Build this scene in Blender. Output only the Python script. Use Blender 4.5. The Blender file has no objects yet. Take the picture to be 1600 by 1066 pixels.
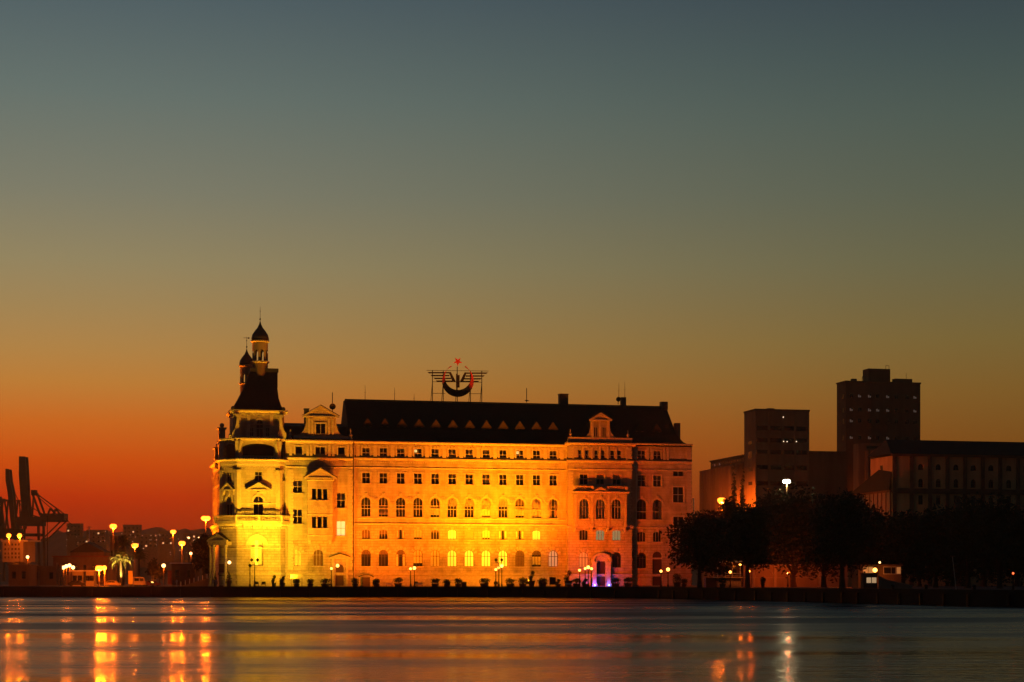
import bpy, math, random
from mathutils import Vector, Matrix
R = math.radians
random.seed(7)
sc = bpy.context.scene
COL = sc.collection
# ------------------------------------------------------------------ camera
F, HZ, CH, GZ = 2800.0, 908.0, 3.5, 2.2      # focal length in px of the 1600 px photo, horizon row, eye height, quay height
cd = bpy.data.cameras.new('camera'); cam = bpy.data.objects.new('camera', cd); COL.objects.link(cam)
cam.location = (0, 0, CH); cam.rotation_euler = (R(90), 0, 0)
cd.sensor_width = 36; cd.lens = F/1600*36; cd.shift_y = (HZ-533)/1600
cd.clip_start = .5; cd.clip_end = 30000
sc.camera = cam
# ------------------------------------------------------------------ dusk sky
def lin(c):
    return tuple((x/255/12.92 if x/255 <= .04045 else ((x/255+.055)/1.055)**2.4) for x in c)
W = bpy.data.worlds.new('World'); sc.world = W; W.use_nodes = True
nt = W.node_tree; N = nt.nodes; L = nt.links
for n in list(N): N.remove(n)
def nd(t, **k):
    n = N.new(t)
    for a, b in k.items(): setattr(n, a, b)
    return n
def mth(op, a, b=None):
    n = nd('ShaderNodeMath', operation=op)
    for i, x in enumerate((a, b)):
        if x is None: continue
        if isinstance(x, (int, float)): n.inputs[i].default_value = x
        else: L.new(x, n.inputs[i])
    return n.outputs[0]
tc = nd('ShaderNodeTexCoord'); sx = nd('ShaderNodeSeparateXYZ'); L.new(tc.outputs['Generated'], sx.inputs[0])
hor = mth('SQRT', mth('ADD', mth('MULTIPLY', sx.outputs[0], sx.outputs[0]), mth('MULTIPLY', sx.outputs[1], sx.outputs[1])))
elev = mth('ARCTAN2', sx.outputs[2], hor)                      # elevation angle
azim = mth('ARCTAN2', sx.outputs[0], sx.outputs[1])            # 0 straight ahead, - to the left
SUN_AZ = R(-19)
d_az = mth('ABSOLUTE', mth('SUBTRACT', azim, SUN_AZ))
d_az = mth('MINIMUM', d_az, mth('SUBTRACT', 2*math.pi, d_az))
def elramp(stops):
    r = nd('ShaderNodeValToRGB'); cr = r.color_ramp; cr.interpolation = 'B_SPLINE' if False else 'LINEAR'
    while len(cr.elements) > 1: cr.elements.remove(cr.elements[-1])
    first = True
    for y, c in stops:
        e = math.atan((HZ-y)/F) if not isinstance(y, str) else R(float(y))
        p = min(1, max(0, e/R(90)))**.5
        if first: el = cr.elements[0]; el.position = p; first = False
        else: el = cr.elements.new(p)
        el.color = (*lin(c), 1)
    L.new(mth('POWER', mth('MAXIMUM', mth('DIVIDE', elev, R(90)), 0.0), .5), r.inputs[0])
    return r.outputs[0]
glow = elramp([(908, (120, 26, 6)), (835, (158, 32, 4)), (780, (194, 49, 5)), (725, (210, 79, 12)), (665, (207, 106, 32)), (605, (193, 128, 56)), (555, (180, 134, 72)),
               (490, (164, 135, 86)), (420, (149, 135, 98)), (310, (126, 126, 107)), (160, (102, 115, 109)), (0, (80, 96, 101)),
               ('26', (55, 71, 82)), ('45', (34, 48, 62)), ('90', (20, 30, 42))])
far = elramp([(908, (96, 40, 12)), (800, (112, 56, 16)), (700, (124, 78, 26)), (620, (126, 92, 40)), (540, (119, 100, 54)), (420, (102, 100, 72)), (310, (88, 95, 79)),
              (200, (77, 90, 82)), (100, (66, 81, 80)), (0, (57, 70, 76)), ('26', (43, 56, 67)), ('45', (30, 41, 54)), ('90', (20, 30, 42))])
mr = nd('ShaderNodeMapRange', interpolation_type='SMOOTHSTEP'); L.new(d_az, mr.inputs[0])
mr.inputs[1].default_value = R(3); mr.inputs[2].default_value = R(38)
anti = elramp([(908, (34, 27, 26)), (700, (34, 31, 31)), (420, (34, 36, 39)), (100, (31, 37, 44)), ('26', (27, 34, 43)), ('45', (23, 31, 41)), ('90', (20, 30, 42))])
m0 = nd('ShaderNodeMix', data_type='RGBA'); L.new(mr.outputs[0], m0.inputs[0]); L.new(glow, m0.inputs[6]); L.new(far, m0.inputs[7])
mr2 = nd('ShaderNodeMapRange', interpolation_type='SMOOTHSTEP'); L.new(d_az, mr2.inputs[0]); mr2.inputs[1].default_value = R(36); mr2.inputs[2].default_value = R(105)
mx = nd('ShaderNodeMix', data_type='RGBA'); L.new(mr2.outputs[0], mx.inputs[0]); L.new(m0.outputs[2], mx.inputs[6]); L.new(anti, mx.inputs[7])
bg = nd('ShaderNodeBackground'); wo = nd('ShaderNodeOutputWorld')
L.new(mx.outputs[2], bg.inputs[0]); bg.inputs[1].default_value = 1.0; L.new(bg.outputs[0], wo.inputs[0])
vs = sc.view_settings; sc.display_settings.display_device = 'sRGB'
vs.view_transform = 'Standard'; vs.look = 'None'; vs.exposure = 0; vs.gamma = 1; vs.use_curve_mapping = False
sc.render.engine = 'CYCLES'; cy = sc.cycles
cy.use_denoising = True; cy.max_bounces = 6; cy.diffuse_bounces = 2; cy.glossy_bounces = 3; cy.transmission_bounces = 4; cy.transparent_max_bounces = 8
cy.sample_clamp_indirect = 4; cy.caustics_reflective = False; cy.caustics_refractive = False
# ------------------------------------------------------------------ materials
MATS = {}
def mat(name, col, rough=.8, var=.25, scale=2.0, bump=.0, metal=0, emit=None, estr=0, spec=.3, brick=None, coord='Object', streak=0):
    if name in MATS: return MATS[name]
    m = bpy.data.materials.new(name); m.use_nodes = True; t = m.node_tree; b = t.nodes['Principled BSDF']
    b.inputs['Roughness'].default_value = rough; b.inputs['Metallic'].default_value = metal
    b.inputs['Specular IOR Level'].default_value = spec
    tcn = t.nodes.new('ShaderNodeTexCoord')
    nz = t.nodes.new('ShaderNodeTexNoise'); nz.inputs['Scale'].default_value = scale; nz.inputs['Detail'].default_value = 6; nz.inputs['Roughness'].default_value = .6
    src = tcn.outputs[coord]
    if streak:                                              # rain streaks: noise drawn out vertically
        mp = t.nodes.new('ShaderNodeMapping'); mp.inputs['Scale'].default_value = (1, 1, 1/streak); t.links.new(src, mp.inputs[0]); t.links.new(mp.outputs[0], nz.inputs[0])
    else: t.links.new(src, nz.inputs[0])
    r = t.nodes.new('ShaderNodeValToRGB'); e = r.color_ramp.elements
    e[0].position = .3; e[1].position = .72
    e[0].color = (*[c*(1-var) for c in col], 1); e[1].color = (*[min(1, c*(1+var)) for c in col], 1)
    t.links.new(nz.outputs[0], r.inputs[0]); out = r.outputs[0]; h = nz.outputs[0]
    if brick:
        bk = t.nodes.new('ShaderNodeTexBrick'); bw, bh, mo = brick
        bk.inputs['Scale'].default_value = 1; bk.inputs['Brick Width'].default_value = bw; bk.inputs['Row Height'].default_value = bh
        bk.inputs['Mortar Size'].default_value = mo; bk.inputs['Mortar Smooth'].default_value = .3
        bk.inputs['Color1'].default_value = (1, 1, 1, 1); bk.inputs['Color2'].default_value = (.84, .84, .84, 1); bk.inputs['Mortar'].default_value = (.62, .6, .58, 1)
        sp = t.nodes.new('ShaderNodeSeparateXYZ'); cb = t.nodes.new('ShaderNodeCombineXYZ'); t.links.new(tcn.outputs[coord], sp.inputs[0])
        ad = t.nodes.new('ShaderNodeMath'); ad.operation = 'ADD'; t.links.new(sp.outputs[0], ad.inputs[0]); t.links.new(sp.outputs[1], ad.inputs[1])
        t.links.new(ad.outputs[0], cb.inputs[0]); t.links.new(sp.outputs[2], cb.inputs[1]); t.links.new(cb.outputs[0], bk.inputs[0])
        mm = t.nodes.new('ShaderNodeMix'); mm.data_type = 'RGBA'; mm.blend_type = 'MULTIPLY'; mm.inputs[0].default_value = 1
        t.links.new(out, mm.inputs[6]); t.links.new(bk.outputs[0], mm.inputs[7]); out = mm.outputs[2]
        bm = t.nodes.new('ShaderNodeMath'); bm.operation = 'SUBTRACT'; t.links.new(nz.outputs[0], bm.inputs[0]); t.links.new(bk.outputs[1], bm.inputs[1]); h = bm.outputs[0]
    t.links.new(out, b.inputs['Base Color'])
    if bump:
        bn = t.nodes.new('ShaderNodeBump'); bn.inputs['Strength'].default_value = bump; bn.inputs['Distance'].default_value = .06
        t.links.new(h, bn.inputs['Height']); t.links.new(bn.outputs[0], b.inputs['Normal'])
    if emit:
        b.inputs['Emission Color'].default_value = (*emit, 1); b.inputs['Emission Strength'].default_value = estr
    MATS[name] = m; return m
STONE = mat('sandstone', (.44, .36, .26), .85, .34, .45, .6, brick=(1.9, .62, .02), streak=3)
STONE_R = mat('rusticated_sandstone', (.43, .35, .25), .85, .36, .45, 1.0, brick=(1.7, .62, .06), streak=2)
TRIM = mat('carved_trim_stone', (.47, .39, .28), .8, .22, 1.6, .5)
CARVE = mat('carved_relief_stone', (.44, .36, .26), .8, .4, 5, 1.0)
ROOF = mat('slate_roof', (.03, .03, .03), .75, .35, 3, .5, brick=(.5, .35, .03), spec=.15)
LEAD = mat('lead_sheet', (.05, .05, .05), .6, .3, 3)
COPPER = mat('turret_dome_sheet', (.07, .05, .04), .55, .3, 3)
FRAME = mat('window_frame_paint', (.42, .36, .27), .6, .15, 6)
FRAMED = mat('dark_window_frame', (.1, .07, .05), .6, .15, 6)
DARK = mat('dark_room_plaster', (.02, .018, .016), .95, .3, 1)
BLIND = mat('pale_roller_blind', (.8, .74, .6), .9, .12, 4)
BLINDD = mat('brown_roller_blind', (.2, .13, .08), .9, .2, 4)
BOARD = mat('window_boarding', (.4, .3, .2), .9, .2, 3)
IRON = mat('dark_ironwork', (.025, .022, .02), .5, .3, 8, metal=.6)
STEEL = mat('crane_steel', (.035, .025, .022), .6, .4, .3)
WOODD = mat('dark_door_wood', (.06, .03, .02), .6, .3, 5)
REDP = mat('red_sign_paint', (.3, .02, .008), .5, .2, 4)
STARP = mat('red_star_glow', (.4, .02, .01), .5, .2, 4, emit=(.5, .035, .004), estr=.2)
NEON = mat('red_tube_light', (.4, .02, .01), .5, .2, 4, emit=(.5, .03, .008), estr=.09)
PIPE = mat('zinc_drainpipe', (.55, .5, .42), .45, .15, 4, metal=.2)
CONC = mat('stained_concrete', (.3, .2, .12), .9, .3, .25, .4, streak=6)
CONCD = mat('dark_stained_concrete', (.22, .14, .08), .9, .35, .2, .4, streak=5)
PLAST = mat('cream_plaster', (.36, .27, .17), .9, .25, .3, .3, streak=4)
BARK = mat('tree_bark', (.07, .05, .035), .9, .4, 6, .6)
LEAF = mat('dark_leaves', (.035, .045, .02), .7, .5, .8)
LEAF2 = mat('shrub_leaves', (.04, .05, .022), .7, .5, 2)
PALMG = mat('palm_leaf', (.1, .11, .035), .6, .35, 2)
QUAYM = mat('quay_concrete', (.022, .02, .018), .9, .4, .15, .5)
GROUND = mat('harbour_asphalt', (.05, .046, .042), .9, .3, .05, .3)
HILLM = mat('scrub_hillside', (.05, .04, .03), .95, .4, .01)
POT = mat('dark_planter', (.05, .04, .035), .8, .3, 3)
CAST = mat('rooftop_dark_paint', (.03, .02, .016), .6, .3, 3)
WHITE = mat('white_paint', (.7, .66, .6), .6, .1, 3)
REDB = mat('red_container_paint', (.22, .035, .02), .7, .3, .8)
BROWN = mat('brown_render', (.18, .1, .06), .9, .3, .4)
def glow_mat(name, col, s):
    return mat(name, (.8, .8, .8), .4, 0, 1, emit=col, estr=s)
def glassm():
    m = bpy.data.materials.new('window_glass'); m.use_nodes = True; t = m.node_tree
    t.nodes.remove(t.nodes['Principled BSDF']); o = t.nodes['Material Output']
    tr = t.nodes.new('ShaderNodeBsdfTransparent'); tr.inputs[0].default_value = (.95, .94, .92, 1)
    gl = t.nodes.new('ShaderNodeBsdfGlossy'); gl.inputs['Roughness'].default_value = .06
    fr = t.nodes.new('ShaderNodeFresnel'); fr.inputs[0].default_value = 1.5
    tcn = t.nodes.new('ShaderNodeTexCoord'); nz = t.nodes.new('ShaderNodeTexNoise'); nz.inputs['Scale'].default_value = 1.2; t.links.new(tcn.outputs['Object'], nz.inputs[0])
    bn = t.nodes.new('ShaderNodeBump'); bn.inputs['Strength'].default_value = .15; t.links.new(nz.outputs[0], bn.inputs['Height']); t.links.new(bn.outputs[0], gl.inputs['Normal'])
    ms = t.nodes.new('ShaderNodeMixShader'); t.links.new(fr.outputs[0], ms.inputs[0]); t.links.new(tr.outputs[0], ms.inputs[1]); t.links.new(gl.outputs[0], ms.inputs[2])
    t.links.new(ms.outputs[0], o.inputs[0]); return m
GLASS = glassm()
ROOMLIT = glow_mat('lit_room', (1, .66, .22), 1.2)
ROOMCOOL = glow_mat('lit_room_cool', (.75, .66, .3), .3)
ROOMDIM = glow_mat('dim_lit_room', (1, .4, .1), .25)
SODIUM = glow_mat('sodium_lamp_glass', (1, .19, .01), 5.5)
ROOMYEL = glow_mat('yellow_lit_room', (1, .55, .02), 1.25)
WARM = glow_mat('warm_lamp_globe', (1, .33, .05), 7)
COOL = glow_mat('mercury_lamp_glass', (1, .95, .6), 20)
PALE = glow_mat('small_lamp_globe', (1, .5, .16), 5)
# ------------------------------------------------------------------ mesh helpers
class MB:
    def __init__(s): s.v = []; s.f = []
    def add(s, vs, fs, M=None):
        o = len(s.v)
        s.v += [tuple(M @ Vector(p)) if M else tuple(p) for p in vs]
        s.f += [tuple(i+o for i in f) for f in fs]
        return s
    def box(s, x0, x1, y0, y1, z0, z1, M=None):
        return s.add([(x0,y0,z0),(x1,y0,z0),(x1,y1,z0),(x0,y1,z0),(x0,y0,z1),(x1,y0,z1),(x1,y1,z1),(x0,y1,z1)],
              [(0,3,2,1),(4,5,6,7),(0,1,5,4),(1,2,6,5),(2,3,7,6),(3,0,4,7)], M)
    def bar(s, p, q, r, r2=None, n=6, M=None):
        p, q = Vector(p), Vector(q); d = q-p
        if d.length < 1e-6: return s
        a = d.to_track_quat('Z', 'Y'); r2 = r if r2 is None else r2
        vs = [p + a @ Vector((r*math.cos(2*math.pi*i/n), r*math.sin(2*math.pi*i/n), 0)) for i in range(n)]
        vs += [q + a @ Vector((r2*math.cos(2*math.pi*i/n), r2*math.sin(2*math.pi*i/n), 0)) for i in range(n)]
        return s.add(vs, [(i, (i+1) % n, n+(i+1) % n, n+i) for i in range(n)] + [tuple(range(n-1, -1, -1)), tuple(range(n, 2*n))], M)
    def lathe(s, prof, n=16, M=None):
        vs, fs = [], []
        for r, z in prof: vs += [(r*math.cos(2*math.pi*i/n), r*math.sin(2*math.pi*i/n), z) for i in range(n)]
        for k in range(len(prof)-1):
            fs += [(k*n+i, k*n+(i+1) % n, (k+1)*n+(i+1) % n, (k+1)*n+i) for i in range(n)]
        fs += [tuple(range(n-1, -1, -1)), tuple(range((len(prof)-1)*n, len(prof)*n))]
        return s.add(vs, fs, M)
    def ball(s, c, r, n=10, M=None, sq=1):
        pr = [(max(.001, r*math.sin(math.pi*k/(n//2+1))), -r*sq*math.cos(math.pi*k/(n//2+1))) for k in range(n//2+2)]
        T = Matrix.Translation(c); return s.lathe(pr, n, (M @ T) if M else T)
    def plate(s, poly, y0, y1, M=None):            # polygon in (x,z) given a thickness in y
        n = len(poly)
        if sum(poly[i][0]*poly[(i+1) % n][1]-poly[(i+1) % n][0]*poly[i][1] for i in range(n)) < 0: poly = poly[::-1]
        vs = [(x, y0, z) for x, z in poly] + [(x, y1, z) for x, z in poly]
        return s.add(vs, [tuple(range(n)), tuple(range(2*n-1, n-1, -1))] + [(i, n+i, n+(i+1) % n, (i+1) % n) for i in range(n)], M)
    def run(s, prof, u0, u1, M=None):              # (y,z) moulding profile run along x
        n = len(prof)
        vs = [(u0, y, z) for y, z in prof] + [(u1, y, z) for y, z in prof]
        return s.add(vs, [tuple(range(n)), tuple(range(2*n-1, n-1, -1))] + [(i, (i+1) % n, n+(i+1) % n, n+i) for i in range(n)], M)
    def mesh(s, name, m, smooth=False):
        me = bpy.data.meshes.new(name); me.from_pydata(s.v, [], s.f); me.materials.append(m)
        if smooth: me.polygons.foreach_set('use_smooth', [True]*len(me.polygons))
        me.update(); return me
    def build(s, name, m, parent=None, M=None, smooth=False, kind=None):
        return link(name, s.mesh(name, m, smooth), parent, M, kind)
def link(name, data, parent=None, M=None, kind=None):
    o = bpy.data.objects.new(name, data); COL.objects.link(o)
    if parent: o.parent = parent
    if M is not None: o.matrix_basis = M
    if kind: o['kind'] = kind
    return o
def tag(o, label, cat, group=None):
    o['label'] = label; o['category'] = cat
    if group: o['group'] = group
    return o
def thing(name, label, cat, M=None, group=None):
    return tag(link(name, None, None, M), label, cat, group)
def copy_tree(o, parent=None):
    c = o.copy(); COL.objects.link(c)
    if parent: c.parent = parent
    for ch in list(o.children): copy_tree(ch, c)
    return c
def P(px, py, D): return Vector(((px-800)/F*D, D, CH+(HZ-py)/F*D))
def G(px, D, z=GZ): return Vector(((px-800)/F*D, D, z))
def T(*a): return Matrix.Translation(a)
def RZ(a): return Matrix.Rotation(R(a), 4, 'Z')
class Fr:                                          # a building's own frame: x along the front, y inwards, z up from the ground
    def __init__(s, px, D, th):
        s.o = G(px, D); s.th = th; s.M = Matrix.Translation(s.o) @ RZ(th)
        s.X = Vector((math.cos(R(th)), math.sin(R(th)))); s.Y = Vector((-math.sin(R(th)), math.cos(R(th))))
    def __call__(s, px, py, yl=0.0):               # where the sight line through a photo point meets the plane y = yl
        d = Vector(((px-800)/F, 1.0)); o = s.o.xy
        t = (yl+o.dot(s.Y))/d.dot(s.Y); p = t*d-o
        return p.dot(s.X), CH+t*(HZ-py)/F-GZ
    def u(s, px, yl=0.0): return s(px, HZ, yl)[0]
    def z(s, py, px, yl=0.0): return s(px, py, yl)[1]
def panel(mb, M, u0, u1, z0, z1, ops, rev=.5, holes=()):
    """wall face at y=0 with real openings; ops = (uc, zb, w, h, rise)"""
    us = sorted({u0, u1, *[o[0]-o[2]/2 for o in ops], *[o[0]+o[2]/2 for o in ops]}); zs = sorted({z0, z1, *[o[1] for o in ops], *[o[1]+o[3] for o in ops]})
    us = [x for x in us if u0-1e-6 <= x <= u1+1e-6]; zs = [x for x in zs if z0-1e-6 <= x <= z1+1e-6]
    for a, b in zip(zs, zs[1:]):
        if b-a < 1e-5: continue
        start = None
        for c, d in zip(us+[None], us[1:]+[None, None]):
            solid = c is not None and d is not None and not any(o[0]-o[2]/2 < (c+d)/2 < o[0]+o[2]/2 and o[1] < (a+b)/2 < o[1]+o[3] for o in ops)
            if solid and start is None: start = c
            if not solid and start is not None:
                mb.add([(start,0,a),(c,0,a),(c,0,b),(start,0,b)], [(0,1,2,3)], M); start = None
    for uc, zb, w, h, rise in ops:
        ol = outline(w, h, rise); n = len(ol)
        pts = [(uc+x, zb+z) for x, z in ol]
        for i in range(n):
            p, q = pts[i], pts[(i+1) % n]
            mb.add([(p[0],0,p[1]),(q[0],0,q[1]),(q[0],rev,q[1]),(p[0],rev,p[1])], [(0,1,2,3)], M)
        if rise:
            arc = pts[1:]                          # right spring ... top ... left spring
            for sgn in (1, -1):
                cx = uc+sgn*w/2; ct = zb+h
                half = [p for p in arc if (p[0]-uc)*sgn >= -1e-6 and p[1] >= zb+h-rise-1e-6]
                for i in range(len(half)-1):
                    tri = [(cx,0,ct),(half[i][0],0,half[i][1]),(half[i+1][0],0,half[i+1][1])]
                    mb.add(tri, [(0,1,2)], M)
def outline(w, h, rise, seg=10):
    if not rise: return [(-w/2,0),(w/2,0),(w/2,h),(-w/2,h)]
    return [(-w/2,0),(w/2,0)] + [(w/2*math.cos(math.pi*i/seg), h-rise+rise*math.sin(math.pi*i/seg)) for i in range(seg+1)]
def clip(poly, z0, z1):
    def cut(pl, keep, zc):
        out = []
        for i in range(len(pl)):
            a, b = pl[i], pl[(i+1) % len(pl)]
            if keep(a[1]): out.append(a)
            if keep(a[1]) != keep(b[1]):
                t = (zc-a[1])/(b[1]-a[1]); out.append((a[0]+t*(b[0]-a[0]), zc))
        return out
    return cut(cut(poly, lambda z: z >= z0-1e-9, z0), lambda z: z <= z1+1e-9, z1)
WC = {}
def window(root, M, op, style='D', surround=None, mull=1, trans=.55, frame=FRAME, name='window'):
    uc, zb, w, h, rise = op
    key = (round(w,2), round(h,2), round(rise,2), mull, trans, frame.name)
    if ('f',)+key not in WC:
        m = MB(); ol = outline(w, h, rise); t = .09
        inn = [(x*(1-2*t/w), t+z*(1-2*t/h)) for x, z in ol]; n = len(ol)
        for i in range(n):
            j = (i+1) % n
            m.add([(ol[i][0],.26,ol[i][1]),(ol[j][0],.26,ol[j][1]),(inn[j][0],.26,inn[j][1]),(inn[i][0],.26,inn[i][1]),
                   (inn[i][0],.36,inn[i][1]),(inn[j][0],.36,inn[j][1])], [(0,1,2,3),(3,2,5,4)])
        for k in range(mull):
            x = -w/2+w*(k+1)/(mull+1); zt = h-.09 if not rise else h-rise+rise*math.sqrt(max(0, 1-(2*x/w)**2))-.05
            m.box(x-.055, x+.055, .24, .35, .05, zt)
        if trans: m.box(-w/2+.04, w/2-.04, .22, .34, h*trans-.06, h*trans+.06)
        WC[('f',)+key] = m.mesh('window_frame', frame)
        WC[('p',)+key] = MB().add([(x*.97, .34, z) for x, z in ol], [tuple(range(n))]).mesh('pane', GLASS)
    MM = M @ T(uc, 0, zb)
    f = link(name, WC[('f',)+key], root, MM)
    link('pane', WC[('p',)+key], f)
    ol = outline(w*.98, h, rise)
    def sheet(nm, z0, z1, mt, y=.43, poly=None):
        k2 = (nm, mt.name, round(z0,2), round(z1,2), y, poly)+key
        if k2 not in WC:
            pl = clip(ol, z0, z1) if poly is None else [(w*a, h*b) for a, b in poly]
            WC[k2] = MB().add([(x, y, z) for x, z in pl], [tuple(range(len(pl)))]).mesh(nm, mt)
        link(nm, WC[k2], f)
    sp = h*trans if trans else h*.5
    if style in ('D', 'h') and random.random() < .45: style += random.choice('vvVu')
    for ch in style:
        if ch == 'v': sheet('blind', h*.72, h, BLINDD)
        if ch == 'V': sheet('blind', h*.5, h, BLINDD)
        if ch == 'u': sheet('blind', h*.8, h, BLIND)
        if ch == 'H': sheet('blind', sp, h, BLIND)
        if ch == 'h': sheet('blind', sp*1.15, h, BLINDD)
        if ch == 'L': sheet('blind', h*.12, sp, BLIND)
        if ch == 'M': sheet('blind', h*.3, sp, BLIND)
        if ch == 'F': sheet('blind', .03, h, BLIND)
        if ch == 'Q': sheet('blind', h*.2, h, BLIND)
        if ch == 'f': sheet('blind', .03, h, BLINDD)
        if ch == 'B': sheet('boarding', .0, h, BOARD, .18)
        if ch == 'C':
            sheet('curtain', 0, 1, BLIND, .44, ((-.46,.02),(-.24,.02),(-.24,.88),(-.46,.88))); sheet('curtain', 0, 2, BLIND, .44, ((.24,.02),(.46,.02),(.46,.88),(.24,.88)))
        if ch == 'W': sheet('lit_room', .03, h, ROOMLIT, .5)
        if ch == 'K': sheet('lit_room', .03, h, ROOMCOOL, .5)
        if ch == 'k': sheet('lit_room', .03, h, ROOMDIM, .5)
        if ch == 'Z': sheet('lit_room', 0, 1, ROOMYEL, .42, ((-.2,.02),(.2,.02),(.2,.97),(-.2,.97))); sheet('blind', .03, h, BLIND, .5)
        if ch == 'Y': sheet('lit_room', .03, h, ROOMYEL, .5)
        if ch == 'w': sheet('lit_room', sp, h*.97, ROOMLIT, .49, ((-.44,.62),(-.1,.62),(-.1,.9),(-.44,.9)))
    if surround:
        k3 = (surround,)+key[:3]
        if k3 not in WC:
            m = MB()
            if surround in ('box', 'ears', 'ped'):
                m.box(-w/2-.28, -w/2, -.1, 0, 0, h); m.box(w/2, w/2+.28, -.1, 0, 0, h)
                m.box(-w/2-.28, w/2+.28, -.1, 0, h, h+.28)
                if surround == 'ears':
                    for sx_ in (-1, 1): m.box(sx_*(w/2+.3)-.18, sx_*(w/2+.3)+.18, -.13, 0, .25, .55); m.box(sx_*(w/2+.3)-.18, sx_*(w/2+.3)+.18, -.13, 0, h-.1, h+.2)
            if surround in ('arch', 'key'):
                rr = .42; sg = 12; zc = h-rise; a_ = []
                for i in range(sg+1):
                    t = math.pi*i/sg; a_.append(((w/2*math.cos(t), zc+rise*math.sin(t)), ((w/2+rr)*math.cos(t), zc+(rise+rr)*math.sin(t))))
                for i in range(sg):
                    p0, p1, q0, q1 = a_[i][0], a_[i][1], a_[i+1][0], a_[i+1][1]
                    if surround == 'key' and i % 2 == 0: continue
                    e = .55 if surround == 'key' else 1
                    if surround == 'key': p1 = (p1[0]*1.25, zc+(p1[1]-zc)*1.3); q1 = (q1[0]*1.25, zc+(q1[1]-zc)*1.3)
                    m.plate([p0, p1, q1, q0], -.13, 0)
                m.plate([(-.2, h-.02), (.2, h-.02), (.32, h+.85), (-.32, h+.85)], -.26, 0)
                if surround == 'arch': m.box(-w/2-.75, -w/2-.02, -.15, 0, zc-.3, zc-.05); m.box(w/2+.02, w/2+.75, -.15, 0, zc-.3, zc-.05)
            if surround == 'seg':
                m.plate([(-.25, h), (.25, h), (.35, h+.6), (-.35, h+.6)], -.1, 0)
            WC[k3] = m.mesh('surround', TRIM) if m.v else None
            WC[k3+('s',)] = MB().box(-w/2-.35, w/2+.35, -.2, 0, -.22, 0).mesh('sill', TRIM)
        if WC[k3]: link('surround', WC[k3], f, None, 'stuff' if surround == 'key' else None)
        link('sill', WC[k3+('s',)], f)
    return f
def cornice(root, M, u0, u1, z, h, d, name='cornice', m=TRIM, both=True, dent=0):
    mb = MB(); mb.run([(0.02, z), (-d*.3, z), (-d*.35, z+h*.35), (-d*.8, z+h*.5), (-d, z+h*.72), (-d, z+h), (0.02, z+h)], u0-(d if both else 0), u1+(d if both else 0), M)
    o = mb.build(name, m, root)
    if dent:
        k = MB(); n = int((u1-u0)/dent)
        for i in range(n):
            x = u0+(i+.5)*(u1-u0)/n; k.box(x-dent*.28, x+dent*.28, -d*.5, 0.01, z-.34, z-.02, M)
        k.build('dentils', m, o, kind='stuff')
    return o
def quoins(root, M, u0, u1, z0, z1, n, name='stone'):
    hh = (z1-z0)/n
    for i in range(n):
        k = ('quoin', i % 2, round(hh,2), round(u1-u0,2))
        if k not in WC:
            a = 0 if i % 2 else (u1-u0)*.16
            WC[k] = MB().box(0, u1-u0-a, -.12, .0, .03, hh-.04).mesh('stone', TRIM)
        link(name, WC[k], root, M @ T(u0, 0, z0+i*hh))
def balustrade(root, M, u0, u1, z, h, y, name='balustrade', step=.34):
    mb = MB(); mb.box(u0, u1, y-.16, y+.16, z, z+h*.16, M); mb.box(u0, u1, y-.2, y+.2, z+h*.84, z+h, M)
    n = max(1, int((u1-u0)/4.2)); o = None
    for i in range(n+1):
        x = u0+(u1-u0)*i/n; mb.box(x-.25, x+.25, y-.24, y+.24, z, z+h*1.02, M)
    o = mb.build(name, TRIM, root)
    k = MB(); nn = int((u1-u0)/step)
    pr = [(.06, 0), (.12, h*.2), (.06, h*.45), (.07, h*.68)]
    for i in range(nn): k.lathe(pr, 6, M @ T(u0+(i+.5)*step, y, z+h*.16))
    k.build('balusters', TRIM, o, kind='stuff'); return o
def pediment(root, M, uc, w, z, h, d, name='pediment', fill=CARVE, roof=True):
    mb = MB(); t = .32
    mb.box(uc-w/2-.15, uc+w/2+.15, -d-.12, 0, z, z+t, M)
    for s in (-1, 1):
        mb.plate([(uc+s*(w/2+.2), z+t), (uc, z+h), (uc, z+h-t*1.25), (uc+s*(w/2-.55), z+t)], -d-.1, -.002, M)
    o = mb.build(name, TRIM, root)
    MB().plate([(uc-w/2+.4, z+t), (uc+w/2-.4, z+t), (uc, z+h-t*.8)], -d+.12, -.02, M).build('tympanum', fill, o)
    if roof:
        k = MB()
        for s in (-1, 1): k.plate([(uc+s*(w/2+.35), z+t+.02), (uc, z+h+.02), (uc, z+h+.14), (uc+s*(w/2+.35), z+t+.14)], -d-.16, .0, M)
        k.build('pediment_roof', ROOF, o)
    return o
def facet(p, q):                                    # matrix of a wall standing on the plan line p -> q (outside on the right-hand side)
    d = Vector((q[0]-p[0], q[1]-p[1])); a = math.degrees(math.atan2(d.y, d.x)); return T(p[0], p[1], 0) @ RZ(a), d.length
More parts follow.
